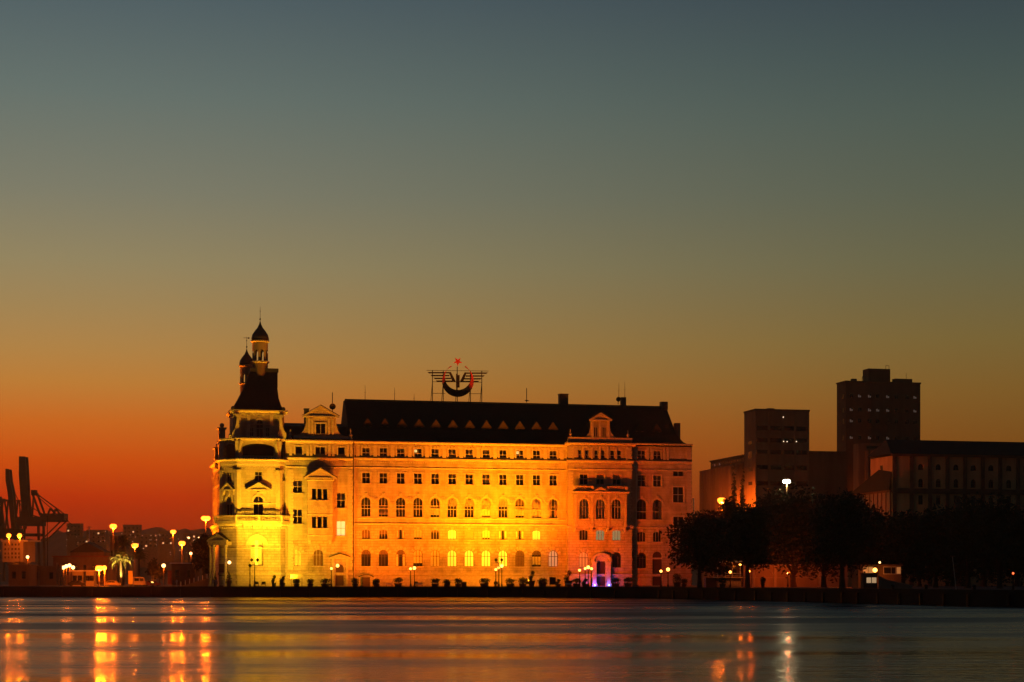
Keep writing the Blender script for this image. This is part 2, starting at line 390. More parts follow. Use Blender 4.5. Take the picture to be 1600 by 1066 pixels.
# ------------------------------------------------------------------ water, quay, hills
def water():
    m = bpy.data.materials.new('harbour_water'); m.use_nodes = True; t = m.node_tree; b = t.nodes['Principled BSDF']
    b.inputs['Base Color'].default_value = (.012, .02, .022, 1); b.inputs['IOR'].default_value = 1.33; b.inputs['Specular IOR Level'].default_value = .5
    tcn = t.nodes.new('ShaderNodeTexCoord')
    def noise(sc_, s, det=3):
        mp = t.nodes.new('ShaderNodeMapping'); mp.inputs['Scale'].default_value = sc_; t.links.new(tcn.outputs['Object'], mp.inputs[0])
        n = t.nodes.new('ShaderNodeTexNoise'); n.inputs['Scale'].default_value = s; n.inputs['Detail'].default_value = det; t.links.new(mp.outputs[0], n.inputs[0]); return n.outputs[0]
    band = noise((.3, 1, 1), .05, 6); mid = noise((.12, 1, 1), .45, 4); fine = noise((.3, 1, 1), 1.5, 3)
    def mapr(x, a, b_, c, d):
        n = t.nodes.new('ShaderNodeMapRange'); t.links.new(x, n.inputs[0])
        for k, v in enumerate((a, b_, c, d)): n.inputs[k+1].default_value = v
        return n.outputs[0]
    # calm lanes and wind-ruffled lanes; the breeze freshens away from the near shore
    sep = t.nodes.new('ShaderNodeSeparateXYZ'); t.links.new(tcn.outputs['Object'], sep.inputs[0])
    def mul(x, y):
        n = t.nodes.new('ShaderNodeMath'); n.operation = 'MULTIPLY'; t.links.new(x, n.inputs[0]); t.links.new(y, n.inputs[1]); return n.outputs[0]
    breeze = mapr(sep.outputs[1], 70, 190, .5, 1.15)
    t.links.new(mul(mapr(band, .38, .6, .15, .44), breeze), b.inputs['Roughness'])
    ad = t.nodes.new('ShaderNodeMath'); ad.operation = 'MULTIPLY_ADD'; t.links.new(mid, ad.inputs[0]); ad.inputs[1].default_value = 1.0; t.links.new(fine, ad.inputs[2])
    bn = t.nodes.new('ShaderNodeBump'); t.links.new(mul(mapr(band, .38, .6, .3, 1.0), breeze), bn.inputs['Strength']); bn.inputs['Distance'].default_value = .3
    t.links.new(ad.outputs[0], bn.inputs['Height']); t.links.new(bn.outputs[0], b.inputs['Normal'])
    return m
MB().add([(-2600,-300,0),(2600,-300,0),(2600,4990,0),(-2600,4990,0)], [(0,1,2,3)]).build('water', water(), kind='structure')
QP = [(-2500, 394), (-160, 394), (-60, 391), (0, 383), (28, 356), (42, 318), (53, 282), (65, 242), (84, 205), (130, 160), (260, 120), (2500, 100)]
def ground():
    n = len(QP); top = [(x, y, GZ) for x, y in QP]; vs = top + [(2500, 4980, GZ), (-2500, 4980, GZ)]
    MB().add(vs, [tuple(range(len(vs)))]).build('ground', GROUND, kind='structure')
    mb = MB()
    for (x0, y0), (x1, y1) in zip(QP, QP[1:]):
        M, l = facet((x0, y0), (x1, y1))
        mb.box(0, l, -.05, .7, GZ-.42, GZ+.12, M)            # coping
        mb.box(0, l, .06, .5, -2, GZ-.42, M)
    q = mb.build('quay_wall', QUAYM, kind='structure')
    # rubber fenders down the wall
    k = MB()
    for (x0, y0), (x1, y1) in list(zip(QP, QP[1:]))[1:8]:
        M, l = facet((x0, y0), (x1, y1)); s = 3.0
        while s < l: k.box(s-.2, s+.2, -.28, .06, -.3, GZ-.5, M); s += 6.5
    k.build('fenders', IRON, q, kind='stuff')
ground()
def hill(pts, D, depth, name='hill'):
    vs, fs = [], []; n = len(pts)
    for i, (px, py) in enumerate(pts):
        p = P(px, py, D); vs += [(p.x*.93, D*.8, GZ-.3), (p.x*.97, D*.92, p.z*.62), (p.x, D, p.z), (p.x*1.15, D+depth, GZ-.3)]
    for i in range(n-1):
        for k in range(3): a = i*4+k; fs.append((a, a+4, a+5, a+1))
    return MB().add(vs, fs).build(name, HILLM, kind='structure')
random.seed(3)
pts = []; px = -260
while px < 2100:
    base = 842 if px < 90 else (830 if px < 200 else (827 if px < 420 else 850))
    if 235 < px < 262: base = 822
    pts.append((px, base+random.uniform(-2.5, 2.5))); px += 9
hill(pts, 2600, 900)
# ------------------------------------------------------------------ the station
S = Fr(550, 415, 12.9)
st = thing('station_building', 'long floodlit sandstone railway station with dark slate roof and corner tower', 'building', S.M)
I4 = Matrix.Identity(4)
uL, uR = S.u(552.5), S.u(886)
Zt = lambda py: S.z(py, 572)
z_base1, z_string, z_corn, z_eave = Zt(895), Zt(819), Zt(721), Zt(690)
uw = [S.u(572)+(S.u(864.5)-S.u(572))*i/11 for i in range(12)]
pxm = F/415
w_att, w_row, w_arc = 12/pxm, 12.5/pxm, 15/pxm
def rowops(us, y0, y1, w, rise, px=572):
    zb, zt = S.z(y1, px), S.z(y0, px); return [(u, zb, w, zt-zb, rise) for u in us]
o_att = rowops(uw, 699.5, 715.5, w_att, 0); o_row = rowops(uw, 738.5, 755.5, w_row, 0)
o_arc = rowops(uw, 776.5, 807.5, w_arc, w_arc/2); o_mez = rowops(uw, 827, 842.5, w_arc*.9, .45); o_gnd = rowops(uw, 859, 885, w_arc, w_arc/2)
mb = MB(); panel(mb, I4, uL, uR, z_string, z_eave+.3, o_att+o_row+o_arc); mb.build('upper_wall', STONE, st)
mb = MB(); panel(mb, I4, uL, uR, 0, z_string, o_mez+o_gnd); mb.build('lower_wall', STONE_R, st)
for ops, sty, sur, mu, tr in ((o_att, 'DDDwHQQHDwDD', 'box', 1, .5), (o_row, ['D','D','D','D','H','H','D','Q','D','D','D','D'], 'ears', 1, .55),
        (o_arc, ['h','hL','h','h','hL','H','H','F','H','hL','F','C'], 'arch', 2, .58), (o_mez, ['f','D','C','Q','D','Y','B','Q','C','C','Y','B'], 'seg', 2, 0),
        (o_gnd, ['h','h','Ch','Q','F','Y','Y','Y','Y','f','Lh','K'], 'key', 2, .62)):
    for i, o in enumerate(ops): window(st, I4, o, sty[i], sur, mu, tr, FRAMED if sur == 'key' else FRAME)
# inner dark backing and the carcass of the building behind the facade
uE = S.u(1081)
uA = S.u(448)
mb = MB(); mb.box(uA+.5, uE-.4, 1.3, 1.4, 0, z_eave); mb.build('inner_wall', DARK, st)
mb = MB(); mb.box(uA, uA+.4, .52, 17, 0, z_eave); mb.box(uE-.4, uE, .002, 17, 0, z_eave); mb.box(uA, uE, 17, 17.4, 0, z_eave); mb.build('rear_wall', STONE, st)
# horizontal mouldings of the long front
cornice(st, I4, uL, uR, Zt(720.5), .75, .34, 'storey_cornice', both=False, dent=.55)
cornice(st, I4, uL, uR, Zt(732), .3, .16, 'string_course', both=False)
cornice(st, I4, uL, uR, Zt(820.5), .42, .34, 'storey_cornice', both=False)
cornice(st, I4, uL, uR, Zt(804.5)-.95, .22, .14, 'string_course', both=False)
cornice(st, I4, uL, uR, Zt(796)+.1, .16, .08, 'string_course', both=False)
cornice(st, I4, uL, uR, Zt(899), .62, .4, 'plinth_cornice', both=False)
cornice(st, I4, uL, uR, Zt(695), .75, .95, 'eave_cornice', both=False, dent=.8)
def shade_strip(M, u0, u1, z, d=.36, h=.62):
    MB().run([(-d, z), (-d+.03, z+.06), (-.0, z+h), (0, z)], u0, u1, M).build('cornice_shade_strip', LEAD, st)  # dark sloped strip put in for the shadow band the cornice casts
shade_strip(I4, uL, uR, Zt(720.5)+.755)
for i in range(13):                                  # attic pilasters
    u = uw[0]-1.95+i*(uw[1]-uw[0])
    k = 'attic_pilaster'
    if k not in WC: WC[k] = MB().box(-.42, .42, -.2, 0, 0, Zt(695)-Zt(719)).box(-.55, .55, -.3, 0, 0, .4).box(-.52, .52, -.28, 0, Zt(695)-Zt(719)-.4, Zt(695)-Zt(719)).mesh('pilaster', TRIM)
    link('pilaster', WC[k], st, T(u, 0, Zt(719)))
for i in (0, 2, 4, 6, 8, 10):                        # round medallions between the arched windows
    u = (uw[i]+uw[i+1])/2; z = S.z(780.5, 585)
    if 'medal' not in WC: WC['medal'] = MB().lathe([(.75, 0), (.75, .14), (.55, .2), (.5, .08), (.3, .2), (.05, .28)], 18, Matrix.Rotation(R(90), 4, 'X')).mesh('medallion', CARVE)
    link('medallion', WC['medal'], st, T(u, 0, z))
# plinth stones, laid course by course
def stones(root, M, u0, u1, z0, z1, courses, w=1.3, skip=()):
    hh = (z1-z0)/courses; k0 = 0
    for c in range(courses):
        x = u0-(w/2 if c % 2 else 0)
        while x < u1:
            a, b = max(u0, x), min(u1, x+w)
            if b-a > .35 and not any(s0 < (a+b)/2 < s1 for s0, s1 in skip):
                v = random.randint(0, 2); kk = ('stone', round(b-a, 2), round(hh, 2), v)
                if kk not in WC: WC[kk] = MB().add([(.03,-.10-.03*v,.03),(b-a-.03,-.12,.03),(b-a-.03,-.1-.02*v,hh-.03),(.03,-.12,hh-.03),(0,.01,0),(b-a,.01,0),(b-a,.01,hh),(0,.01,hh)],
                        [(0,1,2,3),(4,5,1,0),(5,6,2,1),(6,7,3,2),(7,4,0,3)]).mesh('stone', TRIM)
                link('stone', WC[kk], root, M @ T(a, 0, z0+c*hh)); k0 += 1
            x += w
stones(st, I4, uL+.3, uR-.3, .25, Zt(900), 3, 2.6)
# ---- right-hand projecting bay front (risalit)
PJ = -1.5; MJ = T(0, PJ, 0)
sj = lambda px, py: S(px, py, PJ)
uj0, uj1 = sj(887.5, 800)[0], sj(987.5, 800)[0]
ZJ = lambda py: S.z(py, 940, PJ)
xs3 = [sj(p, 800)[0] for p in (912.2, 938, 963.6)]; xs6 = [sj(p, 800)[0] for p in (906, 917.3, 931.9, 942.2, 956.9, 967.9)]
pj = F/424
def jops(us, y0, y1, w, rise): return [(u, ZJ(y1), w/pj, ZJ(y0)-ZJ(y1), rise) for u in us]
oj_att = jops(xs6, 703.5, 719, 6.4, 0); oj_row = jops(xs3, 741.5, 757.5, 13, 0)
oj_mez = jops(xs3, 828, 844.5, 14, .4); oj_gnd = jops([xs3[0], xs3[2]], 862.5, 887, 14.5, 7.25/pj); 
o_portal = jops([xs3[1]], 868, 915.5, 17, 8.5/pj)
mb = MB(); panel(mb, MJ, uj0, uj1, ZJ(823), ZJ(694), oj_att+oj_row); mb.build('upper_wall', STONE, st)
mb = MB(); panel(mb, MJ, uj0, uj1, 0, ZJ(823), oj_mez+oj_gnd+o_portal); mb.build('lower_wall', STONE_R, st)
mb = MB()
for u, s in ((uj0, 1), (uj1, -1)): mb.box(min(u, u+s*.4), max(u, u+s*.4), PJ+.003, -.002, 0, ZJ(694))
mb.box(uj0, uj1, PJ, .6, ZJ(694), ZJ(690)); mb.build('side_wall', STONE, st)
for i, o in enumerate(oj_att): window(st, MJ, o, 'D' if i > 1 else 'C', None, 0, .5)
for i, o in enumerate(oj_row): window(st, MJ, o, 'DHH'[i], 'box', 1, .55)
for i, o in enumerate(oj_mez): window(st, MJ, o, 'DKK'[i], 'seg', 2, 0)
for i, o in enumerate(oj_gnd): window(st, MJ, o, ['k', 'h'][i], 'key', 2, .62, FRAMED)
for u in [ (a+b)/2 for a, b in zip([uj0-.4]+xs6, xs6+[uj1+.4])]:
    MB().box(u-.22, u+.22, -.18, 0, ZJ(720.5), ZJ(699), MJ).build('pilaster', TRIM, st)
cornice(st, MJ, uj0, uj1, ZJ(724.5), .75, .34, 'storey_cornice', dent=.55); cornice(st, MJ, uj0, uj1, ZJ(735), .3, .16, 'string_course', both=False)
cornice(st, MJ, uj0, uj1, ZJ(825), .42, .34, 'storey_cornice'); cornice(st, MJ, uj0, uj1, ZJ(901), .62, .4, 'plinth_cornice', both=False)
cornice(st, MJ, uj0, uj1, ZJ(697.5), .75, .8, 'eave_cornice', dent=.8)
quoins(st, MJ, uj0, uj0+1.3, ZJ(823), ZJ(737), 18); quoins(st, MJ, uj1-1.3, uj1, ZJ(823), ZJ(737), 18)
quoins(st, MJ, uj0, uj0+1.3, ZJ(721), ZJ(699), 5); quoins(st, MJ, uj1-1.3, uj1, ZJ(721), ZJ(699), 5)
stones(st, MJ, uj0+.2, xs3[1]-1.9, .25, ZJ(902), 3, 1.9); stones(st, MJ, xs3[1]+1.9, uj1-.2, .25, ZJ(902), 3, 1.9)
shade_strip(MJ, uj0-.3, uj1+.3, ZJ(724.5)+.755)
# oriel over the portal: three arched windows, balcony on top
OD = 1.7; MO = T(0, PJ-OD, 0); so = lambda px, py: S(px, py, PJ-OD); ZO = lambda py: S.z(py, 938, PJ-OD)
uo0, uo1 = so(897.5, 800)[0], so(979, 800)[0]; xo3 = [so(p, 800)[0] for p in (912.8, 938.2, 963.4)]
oo = [(u, ZO(811), 15/pj, ZO(779.5)-ZO(811), 7.5/pj) for u in xo3]
mb = MB(); panel(mb, MO, uo0, uo1, ZO(823), ZO(771), oo, .4)
mb.box(uo0, uo0+.3, PJ-OD+.003, PJ, ZO(823), ZO(771)); mb.box(uo1-.3, uo1, PJ-OD+.003, PJ, ZO(823), ZO(771)); mb.box(uo0, uo1, PJ-OD+.004, PJ, ZO(824.5), ZO(823)); mb.box(uo0, uo1, PJ-OD+.004, PJ, ZO(771), ZO(769.5))
mb.build('oriel_wall', STONE, st)
MB().box(uo0+.3, uo1-.3, PJ-.2, PJ-.06, ZO(823), ZO(771)).build('inner_wall', DARK, st)
for i, o in enumerate(oo): window(st, MO, o, ['QC', 'QC', 'h'][i], 'arch', 2, .6, FRAME)
cornice(st, MO, uo0, uo1, ZO(771.5), .5, .55, 'oriel_cornice', dent=.5)
for u in xo3: MB().box(u-1.55, u+1.55, -.07, 0, ZO(821.5), ZO(814), MO).build('relief_panel', CARVE, st)
for i in range(4):
    u = [uo0+.3, (xo3[0]+xo3[1])/2, (xo3[1]+xo3[2])/2, uo1-.3][i]
    MB().box(u-.28, u+.28, -.16, 0, ZO(823), ZO(773), MO).box(u-.4, u+.4, -.26, 0, ZO(776), ZO(773), MO).box(u-.4, u+.4, -.26, 0, ZO(823), ZO(819.5), MO).build('pilaster', TRIM, st)
    MB().plate([(u-.25, ZO(824.5)), (u+.25, ZO(824.5)), (u+.2, ZO(831)), (u-.2, ZO(831))], 0, 1.2, MO @ T(0, .45, 0)).build('corbel', TRIM, st)
balustrade(st, MO, uo0, xo3[1]-1.9, ZO(767.5), 1.15, .1); balustrade(st, MO, xo3[1]+1.9, uo1, ZO(767.5), 1.15, .1)
pediment(st, MO, xo3[1], 29/pj, ZO(771.4)+.1, 1.45, .25)
# portal
up = xs3[1]; zp = o_portal[0][3]
por = MB()
for s in (-1, 1):
    por.box(up+s*1.75-.5, up+s*1.75+.5, -1.2, .0, 0, ZJ(880), MJ); por.box(up+s*1.75-.62, up+s*1.75+.62, -1.3, 0, ZJ(880), ZJ(877.5), MJ); por.box(up+s*1.75-.62, up+s*1.75+.62, -1.3, 0, 0, .7, MJ)
n = 14; ro, ri, zc = 2.55, 1.85, ZJ(877.5)
for i in range(n):
    a, b = math.pi*i/n, math.pi*(i+1)/n
    por.plate([(up+ri*math.cos(a), zc+ri*math.sin(a)*.8), (up+ro*math.cos(a), zc+ro*math.sin(a)*.8), (up+ro*math.cos(b), zc+ro*math.sin(b)*.8), (up+ri*math.cos(b), zc+ri*math.sin(b)*.8)], -1.2, 0, MJ)
por = por.build('portal', TRIM, st)
MB().plate(outline(17/pj, zp, 8.5/pj), .3, .5, MJ @ T(up, 0, o_portal[0][1])).build('door', WOODD, st)
MB().plate([(up+1.85*math.cos(math.pi*i/10), zc+1.45*math.sin(math.pi*i/10)) for i in range(11)], -.45, -.25, MJ).build('tympanum', CARVE, por)
# ---- wing at the right end
uwg0 = uj1
zx = lambda py, px=1030: S.z(py, px)
xr = [S.u(1002.5), S.u(1027)]; pr_ = F/431
def rops(us, y0, y1, w, rise): return [(u, zx(y1), w/pr_, zx(y0)-zx(y1), rise) for u in us]
or_att = rops(xr, 704.5, 720, 12.5, 0); or_row = rops(xr, 743, 760.5, 13, 0); or_arc = rops(xr, 780.5, 812, 15.5, 7.75/pr_); or_mez = rops(xr, 831, 847, 13.5, .4)
or_gnd = rops([xr[0]], 863.5, 888, 15, 7.5/pr_); or_door = rops([xr[1]], 862, 915.3, 15.5, 7.75/pr_)
ust = S.u(1060)
or_st = rops([ust], 721.5, 725.5, 17, 0)+rops([ust], 736, 744, 17, 0)+rops([ust], 760.5, 785, 17.5, 0)+rops([ust], 807, 823, 16.5, 0)
mb = MB(); panel(mb, I4, uwg0, uE, zx(825), zx(695), or_att+or_row+or_arc+or_st); mb.build('upper_wall', STONE, st)
mb = MB(); panel(mb, I4, uwg0, uE, 0, zx(825), or_mez+or_gnd+or_door); mb.build('lower_wall', STONE_R, st)
for o in or_att+or_row: window(st, I4, o, 'D', 'box', 1, .55)
for i, o in enumerate(or_arc): window(st, I4, o, ['D', 'C'][i], 'arch', 2, .58, FRAMED)
for o in or_mez: window(st, I4, o, 'D', 'seg', 2, 0)
for o in or_gnd: window(st, I4, o, 'h', 'key', 2, .62, FRAMED)
for i, o in enumerate(or_st): window(st, I4, o, 'D', 'sill' if i < 2 else 'box', 1, .5 if i == 2 else 0)
dr = MB().plate(outline(15.5/pr_, or_door[0][3], 7.75/pr_), .3, .5, T(xr[1], 0, or_door[0][1])).build('door', WOODD, st)
MB().box(xr[1]-1.2, xr[1]+1.2, .15, .32, zx(874), zx(871.5)).build('transom', TRIM, dr)
cornice(st, I4, uwg0, uE, zx(725.5), .75, .34, 'storey_cornice', both=False); cornice(st, I4, uwg0, uE, zx(736), .3, .16, 'string_course', both=False)
cornice(st, I4, uwg0, uE, zx(826), .42, .34, 'storey_cornice', both=False); cornice(st, I4, uwg0, uE, zx(901), .62, .4, 'plinth_cornice', both=False)
cornice(st, I4, uwg0, uE, zx(800.5), .16, .08, 'string_course', both=False)
cornice(st, I4, uwg0, uE, zx(698.5), .75, .95, 'eave_cornice', both=False)
shade_strip(I4, uwg0+.35, uE, zx(725.5)+.755)
quoins(st, I4, uE-1.3, uE, zx(822), zx(738), 18); quoins(st, I4, uE-1.3, uE, zx(721.5), zx(700), 5); quoins(st, I4, uE-1.5, uE, zx(896), zx(828), 13)
for u in (xr[0]-1.75, (xr[0]+xr[1])/2-.45, (xr[0]+xr[1])/2+.45, xr[1]+1.75, xr[1]+2.6): MB().box(u-.3, u+.3, -.2, 0, zx(722), zx(699)).build('pilaster', TRIM, st)
stones(st, I4, uwg0+.3, xr[1]-1.6, .25, zx(903), 3, 1.9); stones(st, I4, xr[1]+1.6, uE-.2, .25, zx(903), 3, 1.9)
# ---- left block between main front and tower
PL = -.9; ML = T(0, PL, 0); ZL = lambda py: S.z(py, 500, PL); sl = lambda px: S.u(px, PL); pl_ = F/411
ul0, ul1 = sl(446), sl(551.5)
def lops(pxs, y0, y1, w, rise): return [(sl(p), ZL(y1), w/pl_, ZL(y0)-ZL(y1), rise) for p in pxs]
ol_att = lops((467, 500.5, 533.5), 698, 713.5, 11, 0); ol_att[1] = lops((500.5,), 698, 713.5, 15.5, 0)[0]
ol_a = lops((465,), 751, 771, 15, 0)+lops((465,), 796, 819, 15, 0)+lops((533,), 770, 793.5, 13.5, 0)+lops((533,), 814, 837, 14, 0)
ol_g = lops((463, 497.5), 858.5, 884.5, 15.5, 7.75/pl_); ol_d = lops((531,), 882, 915.6, 12.5, 6.25/pl_)
mb = MB(); panel(mb, ML, ul0, ul1, ZL(844), ZL(688), ol_att+ol_a); mb.build('upper_wall', STONE, st)
mb = MB(); panel(mb, ML, ul0, ul1, 0, ZL(844), ol_g+ol_d); mb.box(ul1-.3, ul1, PL+.003, 0, 0, ZL(688)); mb.build('lower_wall', STONE_R, st)
for i, o in enumerate(ol_att): window(st, ML, o, 'D', 'box', 1 if i == 1 else 0, 0)
for i, o in enumerate(ol_a): window(st, ML, o, ['H', 'HD', 'H', 'W'][i], 'sill', 1, .5)
for o in ol_g: window(st, ML, o, 'F' if o is ol_g[0] else 'f', 'key', 2, .66, FRAME)
MB().plate(outline(12.5/pl_, ol_d[0][3], 6.25/pl_), .3, .5, ML @ T(ol_d[0][0], 0, ol_d[0][1])).build('door', WOODD, st)
pediment(st, ML, ol_d[0][0], 29/pl_, ZL(873), 1.15, .5, 'door_hood')
for s in (-1, 1): MB().box(ol_d[0][0]+s*1.6-.3, ol_d[0][0]+s*1.6+.3, -.4, 0, 0, ZL(873), ML).build('door_pilaster', TRIM, st)
cornice(st, ML, ul0, ul1, ZL(720.5), .75, .34, 'storey_cornice', dent=.5, both=False); cornice(st, ML, ul0, ul1, ZL(731.5), .3, .16, 'string_course', both=False)
cornice(st, ML, ul0, ul1, ZL(899), .62, .4, 'plinth_cornice', both=False); cornice(st, ML, ul0, ul1, ZL(694), .85, .8, 'eave_cornice', both=False)
shade_strip(ML, ul0, ul1, ZL(720.5)+.755, .36, .9)
quoins(st, ML, ul1-1.3, ul1, ZL(890), ZL(734), 31); quoins(st, ML, ul0+.6, ul0+1.9, ZL(890), ZL(734), 31)
stones(st, ML, ul0+.2, ol_d[0][0]-2, .25, ZL(900), 3, 1.45)
for p in (454, 480.5, 486, 514.5, 520.5, 543, 548.5): MB().box(sl(p)-.3, sl(p)+.3, -.2, 0, ZL(717.5), ZL(695), ML).build('pilaster', TRIM, st)
# bay window with pediment on the left block
BD = 1.3; MB_ = T(0, PL-BD, 0); ZB = lambda py: S.z(py, 500, PL-BD); sb = lambda px: S.u(px, PL-BD)
ub0, ub1 = sb(481), sb(519.5)
ob = [(sb(p), ZB(781.5), 7.2/pl_, ZB(763.5)-ZB(781.5), 0) for p in (490.8, 499.5, 508.2)] + [(sb(p), ZB(825.5), 7.2/pl_, ZB(807)-ZB(825.5), 0) for p in (490.8, 499.5, 508.2)]
mb = MB(); panel(mb, MB_, ub0, ub1, ZB(843), ZB(751), ob, .4)
mb.box(ub0, ub0+.3, PL-BD+.003, PL, ZB(843), ZB(751)); mb.box(ub1-.3, ub1, PL-BD+.003, PL, ZB(843), ZB(751)); mb.box(ub0, ub1, PL-BD+.004, PL, ZB(844.5), ZB(843))
mb.build('bay_wall', STONE, st); MB().box(ub0+.3, ub1-.3, PL-.2, PL-.06, ZB(843), ZB(751)).build('inner_wall', DARK, st)
for o in ob: window(st, MB_, o, 'D', 'sill', 0, .0)
MB().box(sb(487.5), sb(511), -.08, 0, ZB(801), ZB(790), MB_).build('relief_panel', CARVE, st)
cornice(st, MB_, ub0, ub1, ZB(805), .2, .14, 'string_course'); cornice(st, MB_, ub0, ub1, ZB(752), .35, .25, 'bay_cornice'); cornice(st, MB_, ub0, ub1, ZB(838), .3, .14, 'string_course')
pediment(st, MB_, (ub0+ub1)/2, 48/pl_, ZB(748.5), ZB(731.5)-ZB(748.5), .5)
MB().plate([((ub0+ub1)/2-3.6, ZB(748)), ((ub0+ub1)/2+3.6, ZB(748)), ((ub0+ub1)/2, ZB(731))], PL-BD, PL).build('bay_roof', ROOF, st)
for p in (484, 516): MB().plate([(sb(p)-.35, ZB(843)), (sb(p)+.35, ZB(843)), (sb(p)+.25, ZB(850)), (sb(p)-.25, ZB(850))], .2, BD, MB_).build('corbel', TRIM, st)
# gable above the left block
MG = T(0, PL, 0); zg = lambda py: S.z(py, 501, PL)
g = MB(); zA, zB_ = zg(681.5), zg(652)
cL, cR = sl(478.5), sl(525)
curveL = [(sl(462), zA), (sl(469), zA+.35), (sl(474), zA+1.1), (sl(477), zA+2.2), (cL, zA+3.2)]
g.plate([(cL, zB_)] + curveL[::-1] + [(sl(541), zA), (sl(534), zA+.35), (sl(529), zA+1.1), (sl(526.3), zA+2.2), (cR, zA+3.2), (cR, zB_)], 0, .6, MG)
g.build('gable_wall', STONE, st)
og = (sl(501), zg(678.5), 15.5/pl_, zg(662)-zg(678.5), 0)
mb = MB().box(og[0]-og[2]/2, og[0]+og[2]/2, -.012, .0, og[1], og[1]+og[3], MG); mb.build('inner_wall', DARK, st)
window(st, MG @ T(0, -.36, 0), og, 'D', None, 1, 0)
MB().box(og[0]-og[2]/2-.3, og[0]-og[2]/2, -.14, 0, og[1]-.2, og[1]+og[3]+.3, MG).box(og[0]+og[2]/2, og[0]+og[2]/2+.3, -.14, 0, og[1]-.2, og[1]+og[3]+.3, MG).box(og[0]-og[2]/2, og[0]+og[2]/2, -.14, 0, og[1]+og[3], og[1]+og[3]+.3, MG).build('surround', TRIM, st)
for p in (483, 488, 514, 520): MB().box(sl(p)-.25, sl(p)+.25, -.16, 0, zA+.4, zB_-.3, MG).build('pilaster', TRIM, st)
pediment(st, MG, sl(501), 55/pl_, zg(652.5), zg(633.5)-zg(652.5), .35, 'gable_pediment')
MB().box(sl(459), sl(545), -.3, .6, zg(685.5), zA, MG).build('gable_parapet', TRIM, st)
def finial(u, z, M, h=1.9):
    if 'finial' not in WC: WC['finial'] = MB().lathe([(.38, 0), (.38, .35), (.22, .45), (.4, .8), (.3, 1.05), (.12, 1.2), (.1, 1.9), (.02, 2.2)], 10).mesh('finial', TRIM)
    link('finial', WC['finial'], st, M @ T(u, .2, z) @ Matrix.Scale(h/1.9, 4))
finial(sl(453.5), zg(686), MG); finial(sl(548), zg(686), MG, 2.2)
# roofs of left block
rf = MB(); zr = zg(666)
rf.run([(PL+.5, ZL(688)), (PL+4, S.z(666, 470, PL+4)), (9, S.z(662, 500, 9)), (16, ZL(688))], sl(446), S.u(545)-.2)
rf.build('side_roof', ROOF, st)
MB().box(S.u(475.5, 2), S.u(482.5, 2), 1.6, 2.8, ZL(672), S.z(640, 480, 2)).box(S.u(474.8, 2), S.u(483.2, 2), 1.45, 2.95, S.z(640, 480, 2), S.z(638.5, 480, 2)).build('chimney', LEAD, st)
# ---- main roof
RD = 7.5; zr0 = S.z(625.5, 560, RD); ur0, ur1 = S.u(544, 1.5), S.u(1041, RD)
zend = S.z(697, 1083, -1); ue = S.u(1082.5, -.9); ze0 = Zt(690)
m = MB()
prof = [(-.95, 0.0), (.2, .12), (1.1, .3), (RD, 1.0)]
def rp(u, y, k): return (u, y, ze0-.05+(zr0-ze0)*k)
hipu = [ue, S.u(1066, 1), S.u(1055, 2), ur1]
vs = []
for (y, k), hu in zip(prof, hipu): vs += [rp(ur0, y, k), rp(hu, y, k)]
back = [(18.3, 0), (17.2, .12), (16.3, .3), (10, 1)]
for (y, k), hu in zip(back, hipu): vs += [rp(ur0, y, k), rp(hu, y, k)]
fs = []
for i in range(3): a = 2*i; fs += [(a, a+1, a+3, a+2), (8+a, 8+a+2, 8+a+3, 8+a+1), (a+1, 8+a+1, 8+a+3, a+3)]
fs += [(6, 7, 15, 14), (0, 2, 4, 6, 14, 12, 10, 8), (0, 8, 9, 1)]
m.add(vs, fs); roof = m.build('main_roof', ROOF, st)
MB().bar((ur0, RD, zr0+.1), (ur1, RD, zr0+.1), .16).build('ridge_cap', LEAD, roof)
MB().box(S.u(1032, RD), S.u(1042, RD), RD-.8, RD+.8, zr0-.8, S.z(628.2, 1037, RD)).build('chimney', LEAD, roof)
MB().box(S.u(1054, 3), S.u(1061.5, 3), 2.2, 3.8, ze0+1.5, S.z(661.5, 1058, 3)).build('chimney', LEAD, roof)
MB().box(S.u(873.5, RD), S.u(887, RD), RD-.6, RD+.9, zr0-1, S.z(617, 880, RD)).box(S.u(873, RD), S.u(887.5, RD), RD-.75, RD+1.05, S.z(617, 880, RD), S.z(615.7, 880, RD)).build('chimney', LEAD, roof)
MB().box(S.u(970, RD), S.u(977.5, RD), RD-.5, RD+.6, zr0-1, S.z(621, 973, RD)).build('chimney', LEAD, roof)
